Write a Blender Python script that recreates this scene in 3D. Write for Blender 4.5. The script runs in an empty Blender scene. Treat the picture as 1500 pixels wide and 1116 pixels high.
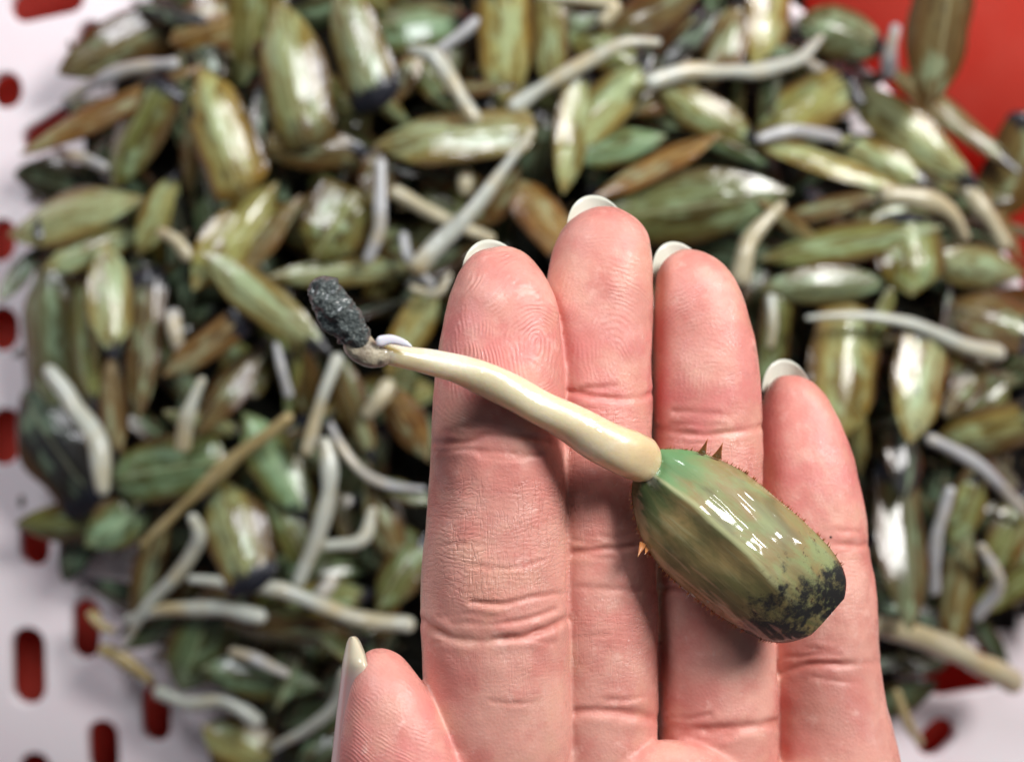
import bpy, math, random
import numpy as np
from mathutils import Vector, Matrix, noise

# ------------------------------------------------------------------ scale: 1 unit = 1 cm
sc = bpy.context.scene
COL = sc.collection
CAM_Z, HAND_Z = 28.0, 13.0
W15 = 12.0                                   # picture width in cm on the plane of the hand
rng = random.Random(7)

# ------------------------------------------------------------------ camera
cam_d = bpy.data.cameras.new('camera'); cam = bpy.data.objects.new('camera', cam_d); COL.objects.link(cam)
cam.location = (0, 0, CAM_Z); cam_d.sensor_width = 36; cam_d.lens = 36 * 15 / W15
cam_d.clip_start = 0.5; cam_d.clip_end = 400
cam_d.dof.use_dof = True; cam_d.dof.focus_distance = 14.6; cam_d.dof.aperture_fstop = 0.145
sc.camera = cam

# ------------------------------------------------------------------ world and lamps
w = bpy.data.worlds.new('World'); sc.world = w; w.use_nodes = True
bg = w.node_tree.nodes['Background']; bg.inputs[0].default_value = (0.80, 0.88, 1.0, 1); bg.inputs[1].default_value = 0.075

def lamp(name, loc, target, size, power, col, size_y=None):
    d = bpy.data.lights.new(name, 'AREA'); d.energy = power; d.color = col
    d.shape = 'RECTANGLE' if size_y else 'DISK'; d.size = size
    if size_y: d.size_y = size_y
    o = bpy.data.objects.new(name, d); COL.objects.link(o); o.location = loc
    o.rotation_euler = (Vector(target) - Vector(loc)).to_track_quat('-Z', 'Y').to_euler()
    return o
lamp('key_lamp', (25, 21, 35), (1.5, 1, 10), 15.0, 22000, (1.0, 0.975, 0.95), 12.0)
lamp('window_lamp', (-15, 24, 30), (-4, 2, 4), 12.0, 6900, (0.95, 0.96, 1.0))

sc.view_settings.view_transform = 'Standard'; sc.view_settings.look = 'None'
sc.view_settings.exposure = 0; sc.view_settings.gamma = 1

# ------------------------------------------------------------------ helpers
def P(px, py, z):
    """pixel of the photograph -> point at height z"""
    k = (CAM_Z - z) / 15.0 * (W15 / 1500.0)
    return Vector(((px - 750) * k, -(py - 558) * k, z))
def K(z): return (CAM_Z - z) / 15.0 * (W15 / 1500.0)

def tag(o, label=None, cat=None, group=None, kind=None):
    if label: o['label'] = label
    if cat: o['category'] = cat
    if group: o['group'] = group
    if kind: o['kind'] = kind
    return o

def mesh(name, verts, faces, mat=None, smooth=True):
    m = bpy.data.meshes.new(name); m.from_pydata([tuple(v) for v in verts], [], faces); m.update()
    if smooth: m.polygons.foreach_set('use_smooth', [True] * len(m.polygons))
    if mat: m.materials.append(mat)
    return m
def obj(name, m, parent=None, loc=None):
    o = bpy.data.objects.new(name, m); COL.objects.link(o)
    if parent: o.parent = parent
    if loc is not None: o.location = loc
    return o
def empty(name, loc):
    o = bpy.data.objects.new(name, None); COL.objects.link(o); o.location = loc; o.empty_display_size = 0.3
    return o

def ringfaces(nr, ns, caps=True):
    f = []
    for i in range(nr - 1):
        for j in range(ns):
            a = i * ns + j; b = i * ns + (j + 1) % ns
            f.append((a, b, b + ns, a + ns))
    if caps:
        f.append(tuple(range(ns))[::-1]); f.append(tuple((nr - 1) * ns + j for j in range(ns)))
    return f

def catmull(pts, n):
    pts = [Vector(p) for p in pts]; m = len(pts)
    if m == 2: return [pts[0].lerp(pts[1], i / (n - 1)) for i in range(n)]
    out = []
    for i in range(n):
        t = i / (n - 1) * (m - 1); k = min(int(t), m - 2); u = t - k
        p1, p2 = pts[k], pts[k + 1]
        p0 = pts[k - 1] if k else p1 * 2 - p2
        p3 = pts[k + 2] if k + 2 < m else p2 * 2 - p1
        out.append(0.5 * ((2 * p1) + (p2 - p0) * u + (2 * p0 - 5 * p1 + 4 * p2 - p3) * u * u + (3 * p1 - p0 - 3 * p2 + p3) * u ** 3))
    return out

def tube(pts, radii, n=40, ns=20, flat=1.0, round_ends=(1, 1), wob=0.0, seed=0, endlen=None):
    """tapered tube through pts; radii interpolated; ends rounded"""
    c = catmull(pts, n); r = np.interp(np.linspace(0, 1, n), np.linspace(0, 1, len(radii)), radii)
    L = np.concatenate([[0], np.cumsum([(c[i + 1] - c[i]).length for i in range(n - 1)])]); T = L[-1]
    # resample so that ends get extra rings
    s = 0.5 - 0.5 * np.cos(np.linspace(0, math.pi, n)); s = 0.5 * s + 0.5 * np.linspace(0, 1, n)
    extra = [0.0, 0.0008, 0.003, 0.008]
    s = np.unique(np.concatenate([s, extra, [1 - e for e in extra]])); S = s * T
    C = [Vector([np.interp(x, L, [q[k] for q in c]) for k in range(3)]) for x in S]
    R = np.interp(S, L, r)
    V = []; m = len(S)
    for i in range(m):
        rr = R[i]
        if round_ends[0]:
            e = R[0] * (endlen or 1.0)
            if S[i] < e: rr *= math.sqrt(max(0.0004, 1 - (1 - S[i] / e) ** 2))
        if round_ends[1]:
            e = R[-1] * (endlen or 1.0)
            if T - S[i] < e: rr *= math.sqrt(max(0.0004, 1 - (1 - (T - S[i]) / e) ** 2))
        t = (C[min(i + 1, m - 1)] - C[max(i - 1, 0)]).normalized()
        side = t.cross(Vector((0, 0, 1)))
        if side.length < 1e-3: side = Vector((1, 0, 0))
        side.normalize(); up = side.cross(t)
        for j in range(ns):
            a = 2 * math.pi * j / ns
            k = rr * (1 + (wob * noise.noise(Vector((S[i] * 1.6 + seed, math.cos(a) * .7, math.sin(a) * .7 + seed * 3))) if wob else 0))
            V.append(C[i] + side * math.cos(a) * k + up * math.sin(a) * k * flat)
    return V, ringfaces(m, ns)

# ------------------------------------------------------------------ node helpers
class NT:
    def __init__(s, name):
        s.m = bpy.data.materials.new(name); s.m.use_nodes = True; s.t = s.m.node_tree; s.n = s.t.nodes; s.l = s.t.links
        s.b = s.n['Principled BSDF']
    def add(s, typ, **kw):
        q = s.n.new(typ)
        for k, v in kw.items(): setattr(q, k, v)
        return q
    def put(s, sock, v):
        if isinstance(v, bpy.types.NodeSocket): s.l.new(v, sock)
        elif v is not None:
            if isinstance(v, tuple) and len(v) == 3 and sock.type == 'RGBA': v = (*v, 1)
            sock.default_value = v
    def math(s, op, a, b=None, c=None, clamp=False):
        q = s.add('ShaderNodeMath', operation=op, use_clamp=clamp)
        s.put(q.inputs[0], a); s.put(q.inputs[1], b); s.put(q.inputs[2], c); return q.outputs[0]
    def mix(s, f, a, b, mode='MIX'):
        q = s.add('ShaderNodeMix', data_type='RGBA', blend_type=mode)
        s.put(q.inputs[0], f); s.put(q.inputs[6], a); s.put(q.inputs[7], b); return q.outputs[2]
    def noise(s, vec, scale, detail=3, rough=0.55, dist=0.0):
        q = s.add('ShaderNodeTexNoise'); s.put(q.inputs['Vector'], vec); q.inputs['Scale'].default_value = scale
        q.inputs['Detail'].default_value = detail; q.inputs['Roughness'].default_value = rough; q.inputs['Distortion'].default_value = dist
        return q.outputs[0]
    def voro(s, vec, scale, feature='F1', out=0):
        q = s.add('ShaderNodeTexVoronoi', feature=feature); s.put(q.inputs['Vector'], vec); q.inputs['Scale'].default_value = scale
        return q.outputs[out]
    def ramp(s, f, a, b):
        q = s.add('ShaderNodeMapRange', interpolation_type='SMOOTHSTEP'); s.put(q.inputs[0], f)
        q.inputs[1].default_value = a; q.inputs[2].default_value = b; return q.outputs[0]
    def attr(s, name):
        return s.add('ShaderNodeAttribute', attribute_name=name)
    def obj(s): return s.add('ShaderNodeTexCoord').outputs['Object']
    def vmath(s, op, a, b):
        q = s.add('ShaderNodeVectorMath', operation=op); s.put(q.inputs[0], a)
        if op == 'SCALE': s.put(q.inputs[3], b)
        else: s.put(q.inputs[1], b)
        return q.outputs[0]
    def comb(s, x, y, z):
        q = s.add('ShaderNodeCombineXYZ'); s.put(q.inputs[0], x); s.put(q.inputs[1], y); s.put(q.inputs[2], z); return q.outputs[0]
    def sep(s, v):
        q = s.add('ShaderNodeSeparateXYZ'); s.put(q.inputs[0], v); return q.outputs
    def bump(s, h, dist, strength=1.0, normal=None):
        q = s.add('ShaderNodeBump'); s.put(q.inputs['Height'], h); q.inputs['Distance'].default_value = dist
        q.inputs['Strength'].default_value = strength
        if normal is not None: s.l.new(normal, q.inputs['Normal'])
        return q.outputs[0]
    def set(s, **kw):
        names = dict(col='Base Color', rough='Roughness', ior='IOR', sss='Subsurface Weight', sssr='Subsurface Radius', ssss='Subsurface Scale',
                     coat='Coat Weight', coatr='Coat Roughness', normal='Normal', coatn='Coat Normal', spec='Specular IOR Level', trans='Transmission Weight', alpha='Alpha')
        for k, v in kw.items(): s.put(s.b.inputs[names[k]], v)

# ------------------------------------------------------------------ materials
def mat_plastic(name, col, rough, col2=None, sss=0.0, coat=0.2):
    n = NT(name); p = n.obj()
    c = n.mix(n.ramp(n.noise(p, 0.6, 4), .35, .7), col, col2 or col)
    n.set(col=c, rough=rough, coat=coat, coatr=.15, normal=n.bump(n.noise(p, 9, 3), 0.02, .25))
    if sss: n.set(sss=sss, sssr=(0.4, 0.15, 0.15), ssss=0.6)
    return n.m
M_TRAY = mat_plastic('white_plastic', (.95, .86, .89), .42, (.95, .82, .86), sss=.15)
M_BASIN = mat_plastic('red_plastic', (.97, .15, .10), .45, (.95, .10, .06), coat=.8)
M_BASIN.node_tree.nodes['Principled BSDF'].inputs['Coat Roughness'].default_value = .45
def translucent(m, col, f):
    t = m.node_tree; b = t.nodes['Principled BSDF']; o = [x for x in t.nodes if x.type == 'OUTPUT_MATERIAL'][0]
    tr = t.nodes.new('ShaderNodeBsdfTranslucent'); tr.inputs[0].default_value = (*col, 1); mx = t.nodes.new('ShaderNodeMixShader'); mx.inputs[0].default_value = f
    t.links.new(b.outputs[0], mx.inputs[1]); t.links.new(tr.outputs[0], mx.inputs[2]); t.links.new(mx.outputs[0], o.inputs['Surface'])
translucent(M_BASIN, (1.0, .14, .08), .6)

def mat_seed():
    n = NT('wet_seed_coat'); oi = n.add('ShaderNodeObjectInfo'); p = n.obj(); x, y, z = n.sep(p); rnd = oi.outputs['Random']
    q = n.vmath('ADD', p, n.vmath('SCALE', n.comb(1, 3, 7), n.math('MULTIPLY', rnd, 40))); tint = oi.outputs['Color']
    dk = lambda m: n.mix(1.0, tint, m, 'MULTIPLY')
    fine = n.noise(n.vmath('MULTIPLY', q, (1.6, 11, 5)), 2.2, 6, .7, .4); big = n.noise(n.vmath('MULTIPLY', q, (1, 1.6, 1)), 2.4, 5, .65, .5)
    c = n.mix(n.ramp(fine, .38, .66), tint, dk((.62, .50, .34)))
    c = n.mix(n.ramp(big, .47, .60), c, dk((.40, .26, .12)))                                   # rusty brown patches
    mint = n.math('MULTIPLY', n.ramp(n.noise(q, 2.7, 3, .6), .50, .62), .7); c = n.mix(mint, c, n.mix(.5, dk((1, 1, 1)), (.40, .60, .37)))
    ax = n.math('ABSOLUTE', x); ay = n.math('ABSOLUTE', y)
    wob = n.math('MULTIPLY', n.noise(q, 5, 4, .65), .34)
    edge = n.math('ADD', n.math('MULTIPLY', ay, 1.25), wob); c = n.mix(n.math('MULTIPLY', n.ramp(edge, .44, .64), .75), c, dk((.62, .36, .10))); c = n.mix(n.math('MULTIPLY', n.ramp(edge, .62, .76), .8), c, (.075, .032, .008))
    ends = n.math('ADD', ax, wob); c = n.mix(n.math('MULTIPLY', n.ramp(ends, .50, .66), .8), c, dk((.50, .26, .06)))
    keel = n.ramp(n.math('ADD', ay, n.math('MULTIPLY', fine, .07)), .085, .02); c = n.mix(n.math('MULTIPLY', keel, .5), c, n.mix(.5, dk((1, 1, 1)), (.66, .68, .42)))
    pick = n.ramp(rnd, .30, .36)
    sp = n.math('MULTIPLY', n.ramp(n.math('ADD', x, n.math('MULTIPLY', n.noise(q, 5.5, 5, .75), .42)), .52, .58), pick); c = n.mix(sp, c, (.008, .009, .016))
    dark = n.ramp(n.noise(q, 4.5, 6, .75), .60, .655); c = n.mix(n.math('MULTIPLY', dark, .85), c, (.018, .014, .014))
    h = n.math('ADD', n.math('MULTIPLY', fine, .8), n.math('MULTIPLY', n.noise(q, 4, 3), 1.2))
    wet = n.ramp(n.noise(q, 1.7, 3), .38, .6)
    n.set(col=c, rough=.55, coat=1.0, coatr=n.math('SUBTRACT', .25, n.math('MULTIPLY', wet, .15)), normal=n.bump(h, .07, .5), coatn=n.bump(n.noise(q, 3.0, 3, .55), .12, .45), spec=.2)
    return n.m
M_SEED = mat_seed()

def mat_sprout():
    n = NT('pale_sprout_flesh'); oi = n.add('ShaderNodeObjectInfo'); p = n.obj()
    q = n.vmath('ADD', p, n.vmath('SCALE', n.comb(1, 3, 7), n.math('MULTIPLY', oi.outputs['Random'], 40)))
    c = n.mix(n.ramp(n.noise(q, .9, 3), .45, .75), oi.outputs['Color'], (.50, .42, .24))
    c = n.mix(n.math('MULTIPLY', n.ramp(n.noise(q, 4, 4, .7), .62, .75), .5), c, (.32, .24, .14))
    n.set(col=c, rough=.38, coat=.6, coatr=.12, sss=.6, sssr=(.5, .42, .3), ssss=.3, normal=n.bump(n.noise(q, 5, 3), .06, .4))
    return n.m
M_SPROUT = mat_sprout()

def mat_mud(name, c1, c2, scale, coat):
    n = NT(name); p = n.obj()
    h = n.math('ADD', n.noise(p, scale, 6, .7), n.math('MULTIPLY', n.voro(p, scale * 2.3), .5))
    c = n.mix(n.ramp(n.noise(p, scale * 1.7, 5, .7), .4, .7), c1, c2)
    n.set(col=c, rough=.45, coat=coat, coatr=.12, normal=n.bump(h, .6 / scale, .9))
    return n.m
M_BED = mat_mud('gap_shade_bed', (.003, .004, .003), (.012, .010, .005), 2.2, 0)  # near black, so the gaps between the seeds look shaded
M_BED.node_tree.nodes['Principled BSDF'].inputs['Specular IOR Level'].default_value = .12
M_CLAY = mat_mud('grey_clay', (.03, .042, .042), (.17, .20, .19), 15, .6)

# ------------------------------------------------------------------ tray with slots (real holes), red basin beneath
SLOTS = [  # px, py, length, width, angle of the long axis in degrees (0 = along x)
 (68, 2, 105, 44, 12), (8, 132, 50, 44, 90), (75, 190, 90, 40, 30), (130, 62, 60, 40, 70), (0, 352, 60, 42, 80), (2, 482, 62, 46, 90), (5, 640, 80, 50, 80),
 (50, 795, 66, 42, 90), (125, 922, 84, 40, 88), (40, 976, 108, 48, 91), (228, 1045, 82, 40, 91), (150, 1096, 78, 44, 92), (402, 1055, 80, 40, 88),
 (1415, 985, 120, 56, 10), (330, 1110, 60, 40, 90), (1372, 1080, 60, 40, 45), (-60, 60, 60, 44, 90), (-60, 250, 80, 44, 88), (-70, 420, 84, 44, 90), (-60, 560, 90, 44, 90),
 (-65, 740, 100, 46, 90), (-40, 900, 100, 46, 90), (-55, 1080, 100, 46, 90), (50, 1150, 90, 44, 90), (1560, 1120, 100, 46, 40), (1590, 960, 90, 46, 30),
 (420, 1190, 90, 44, 90), (250, 1190, 90, 44, 90), (1450, 1200, 100, 46, 60)]
def under_h(x, y): return 600 < x < 1290 and y > 330
def build_tray():
    cu = bpy.data.curves.new('tray', 'CURVE'); cu.dimensions = '2D'; cu.fill_mode = 'BOTH'; cu.extrude = .10; cu.bevel_depth = .05; cu.bevel_resolution = 3
    def spl(pts):
        s = cu.splines.new('POLY'); s.points.add(len(pts) - 1); s.use_cyclic_u = True
        for q, p in zip(s.points, pts): q.co = (p[0], p[1], 0, 1)
    k = K(0); c = P(480, 900, 0); R = 1075 * k
    spl([(c.x + R * math.cos(a), c.y + R * math.sin(a)) for a in np.linspace(0, 2 * math.pi, 160, endpoint=False)])
    for (px, py, L, Wd, an) in SLOTS:
        o = P(px, py, 0); r = Wd * k / 2 * 1.06 + .05; h = max(0, L * k / 2 * 1.05 + .05 - r); a = math.radians(an)
        pts = []
        for s in (1, -1):
            for t in np.linspace(-90, 90, 13):
                tt = math.radians(t) + (0 if s > 0 else math.pi)
                x = s * h + r * math.cos(tt); y = r * math.sin(tt)
                pts.append((o.x + x * math.cos(a) - y * math.sin(a), o.y + x * math.sin(a) + y * math.cos(a)))
        spl(pts)
    tmp = bpy.data.objects.new('tmp', cu); COL.objects.link(tmp)
    dg = bpy.context.evaluated_depsgraph_get(); m = bpy.data.meshes.new_from_object(tmp.evaluated_get(dg))
    bpy.data.objects.remove(tmp); m.materials.clear(); m.materials.append(M_TRAY)
    o = obj('colander', m, loc=(0, 0, -.15))
    tag(o, 'white plastic colander with long rounded slots under the seeds', 'colander')
    # low outer rim
    V = []; nr = 9; ns = 160
    prof = [(-.25, -.32), (-.02, -.32), (.10, -.2), (.28, .25), (.55, .45), (.62, .36), (.40, .10), (.12, -.42), (-.25, -.42)]
    for (dr, dz) in prof:
        for j in range(ns):
            a = 2 * math.pi * j / ns; V.append((c.x + (R + dr) * math.cos(a), c.y + (R + dr) * math.sin(a), dz))
    obj('rim', mesh('rim', V, ringfaces(nr, ns, False), M_TRAY), o, (0, 0, .15))
    return c, R
TC, TR = build_tray()

def build_basin():
    ns = 260; V = []
    prof = [(0.01, -2.4), (TR * .5, -2.4), (TR + .6, -2.4), (TR + .9, -2.2), (TR + 1.1, -1.5), (TR + 1.6, -.6), (TR + 3.4, .4), (TR + 6, 1.9), (TR + 8, 3.0), (TR + 8.6, 3.0), (TR + 8.6, 2.8), (TR + 8, 2.7), (TR + 1.7, -2.4), (0.01, -2.6)]
    for i, (r, z) in enumerate(prof):
        for j in range(ns):
            a = 2 * math.pi * j / ns
            fl = .16 * math.sin(a * 24) if 3 < i < 9 else 0
            V.append((TC.x + (r + fl) * math.cos(a), TC.y + (r + fl) * math.sin(a), z))
    o = obj('basin', mesh('basin', V, ringfaces(len(prof), ns, False), M_BASIN))
    tag(o, 'bright red plastic basin with fluted wall around the white colander', 'basin')
build_basin()
# plain table top under the basin
V = [(-90, -90, -2.8), (90, -90, -2.8), (90, 90, -2.8), (-90, 90, -2.8)]
tab = obj('ground', mesh('ground', V, [(0, 1, 2, 3)], mat_plastic('grey_cloth', (.30, .29, .28), .8, (.24, .23, .22), coat=0), False)); tag(tab, kind='structure')

# ------------------------------------------------------------------ pile: outline, height
POLY = [(120, 60), (60, 200), (15, 320), (10, 420), (12, 600), (40, 720), (60, 800), (160, 830), (150, 950), (235, 1010), (300, 1080), (340, 1190), (700, 1250), (1100, 1250), (1290, 1160),
        (1345, 1060), (1400, 1000), (1560, 960), (1640, 700), (1560, 420), (1490, 300), (1400, 190), (1270, 120), (1240, -40), (1150, -150), (700, -170), (250, -110)]
PA = np.array(POLY, float); PB = np.roll(PA, -1, axis=0)
def inside_dist(x, y):
    d = PB - PA; t = np.clip(((x - PA[:, 0]) * d[:, 0] + (y - PA[:, 1]) * d[:, 1]) / (d ** 2).sum(1), 0, 1)
    dist = np.hypot(PA[:, 0] + t * d[:, 0] - x, PA[:, 1] + t * d[:, 1] - y).min()
    ins = False
    for (x1, y1), (x2, y2) in zip(PA, PB):
        if (y1 > y) != (y2 > y) and x < (x2 - x1) * (y - y1) / (y2 - y1) + x1: ins = not ins
    return dist if ins else -dist
def pile_h(x, y):
    d = max(0, inside_dist(x, y)); t = min(1, d / 330.0); t = t * (2 - t)
    return .55 + 2.1 * t

# black husk mound added to put deep shade between the seeds
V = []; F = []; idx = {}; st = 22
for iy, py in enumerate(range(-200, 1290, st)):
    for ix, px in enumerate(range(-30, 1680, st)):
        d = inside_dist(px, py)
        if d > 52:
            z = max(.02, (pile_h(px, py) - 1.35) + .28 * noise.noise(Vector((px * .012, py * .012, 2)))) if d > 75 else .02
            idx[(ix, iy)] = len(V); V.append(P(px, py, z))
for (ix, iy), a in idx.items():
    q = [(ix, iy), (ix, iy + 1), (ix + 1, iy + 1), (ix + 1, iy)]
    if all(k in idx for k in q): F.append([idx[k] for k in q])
tag(obj('mud', mesh('mud', V, F, M_BED)), 'black husk mound added as the deep shade between the heaped seeds', 'mud', kind='stuff')  # no real mud layer: this mound stands in for gap shade

# ------------------------------------------------------------------ pile seeds: three shell shapes, shared
def shell(kind, nx=44, ns=28, sd=0):
    V = []; ts = 0.5 - 0.5 * np.cos(np.linspace(0, math.pi, nx))
    for i, t in enumerate(ts):
        x = t - .5
        if kind == 'pointed': wd = (math.sin(math.pi * t) ** .9) * (1 - .35 * (t - .45))
        elif kind == 'blunt':
            wd = math.sin(min(1, t / .42) * math.pi / 2) ** .8 * (1 - max(0, (t - .86) / .14) ** 3.5 * .85) ** .8
            wd *= 1 - .04 * math.cos(2 * math.pi * t)
        else: wd = (math.sin(math.pi * t) ** .6) * (1 - .35 * t)
        wd = max(wd, .012) * .5
        th = wd * (.9 if kind != 'slim' else .8)
        bend = .05 * math.sin(math.pi * t) if kind == 'slim' else .03 * math.sin(math.pi * t)
        wd *= 1 + .16 * noise.noise(Vector((x * 2.6 + sd * 2, 3, sd)))
        side = .05 * noise.noise(Vector((x * 2 + sd, 9, sd * 3))) * math.sin(math.pi * t)
        ko = .22 * noise.noise(Vector((sd * 1.7, 5, 2)))                     # the keel sits off centre
        for j in range(ns):
            a = 2 * math.pi * j / ns; ca, sa = math.cos(a), math.sin(a)
            yy = ca; roof = 1 - abs(yy - ko) / (1 - ko if yy > ko else 1 + ko)
            if sa > 0: sz = .42 * abs(sa) ** 1.7 + .58 * roof - .05 * math.exp(-((abs(yy - ko) - .35) / .15) ** 2)
            else: sz = -(.40 * abs(sa) ** 1.6 + .4 * (1 - abs(ca)))
            nz = .07 * noise.noise(Vector((x * 5 + sd, ca * 1.4, sa * 1.4 + sd)))
            V.append((x, yy * wd * (1 + nz) + bend * .5 + side, sz * th * (1 + nz) + bend + .02 * noise.noise(Vector((x * 9, yy * 6, sd)))))
    m = mesh('seed_coat', V, ringfaces(nx, ns), M_SEED); return m
def husk(sd):
    nx, h = 40, 12; V = []; ts = 0.5 - 0.5 * np.cos(np.linspace(0, math.pi, nx))
    for t in ts:
        x = t - .5; wd = max(.012, math.sin(math.pi * t) ** .7 * (1 - .3 * (t - .4))) * .5 * (1 + .2 * noise.noise(Vector((x * 3 + sd, 1, sd))))
        bend = .06 * math.sin(math.pi * t); side = .06 * noise.noise(Vector((x * 2 + sd, 9, sd)))
        for rr, seq in ((1.0, range(h)), (.86, range(h - 1, -1, -1))):
            for j in seq:
                th = math.radians(-78 + 156 * j / (h - 1)); k = rr * (1 + .08 * noise.noise(Vector((x * 7, th * 2, sd))))
                V.append((x, math.sin(th) * wd * k + side, (math.cos(th) - .5) * wd * k * 1.1 + bend))
    return mesh('seed_coat', V, ringfaces(nx, 2 * h), M_SEED)
SHELLS = {('husk', s): husk(s * 3.7) for s in range(5)}
SHELLS |= {(k, s): shell(k, sd=s * 5.3) for k in ('pointed', 'blunt', 'slim') for s in range(5)}
TINT = dict(pale=(.50, .58, .29), green=(.21, .34, .17), olive=(.25, .29, .085), brown=(.235, .175, .055), yellow=(.47, .48, .17), orange=(.38, .23, .06),
            beige=(.42, .33, .15), grey=(.22, .27, .13), dark=(.035, .04, .045), white=(.50, .53, .47), cream=(.50, .46, .32), lilac=(.42, .43, .44))
GS, GP = 'sprouted seeds heaped in the colander', 'pale sprouts poking out of the heap'

def seed_at(px, py, L, Wd, ang, tint, kind='pointed', lift=0.0, tilt=0.0, roll=0.0, label=None, group=GS, zabs=None, thick=.43, cat='seed', dim=1.0):
    z = (pile_h(px, py) if zabs is None else zabs) + lift; k = K(z)
    root = empty('seed_shell' if cat == 'seed shell' else 'seed', P(px, py, z)); tag(root, label, cat, group)
    s = obj('seed_coat', SHELLS[(kind, rng.randrange(5))], root)
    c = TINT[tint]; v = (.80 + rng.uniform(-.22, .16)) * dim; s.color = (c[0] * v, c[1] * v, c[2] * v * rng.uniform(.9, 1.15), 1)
    s.scale = (L * k * 1.14, Wd * k * 1.04, Wd * k * thick)
    s.rotation_euler = (math.radians(roll), math.radians(tilt), math.radians(ang)); s.rotation_mode = 'XYZ'
    return root

def sprout_mesh(name, pts, ws, z0, z1, ref, bow=.25, seed=0):
    """pts in px; heights from z0 to z1 with a bow; coordinates relative to ref"""
    n = len(pts); Q = []
    for i, (px, py) in enumerate(pts):
        t = i / (n - 1); z = z0 + (z1 - z0) * t + bow * math.sin(math.pi * t); Q.append(P(px, py, z) - ref)
    k = K((z0 + z1) / 2)
    V, F = tube(Q, [x * k * .45 for x in ws], 30, 14, .95, wob=.38, seed=seed)
    return mesh(name, V, F, M_SPROUT)

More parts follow.
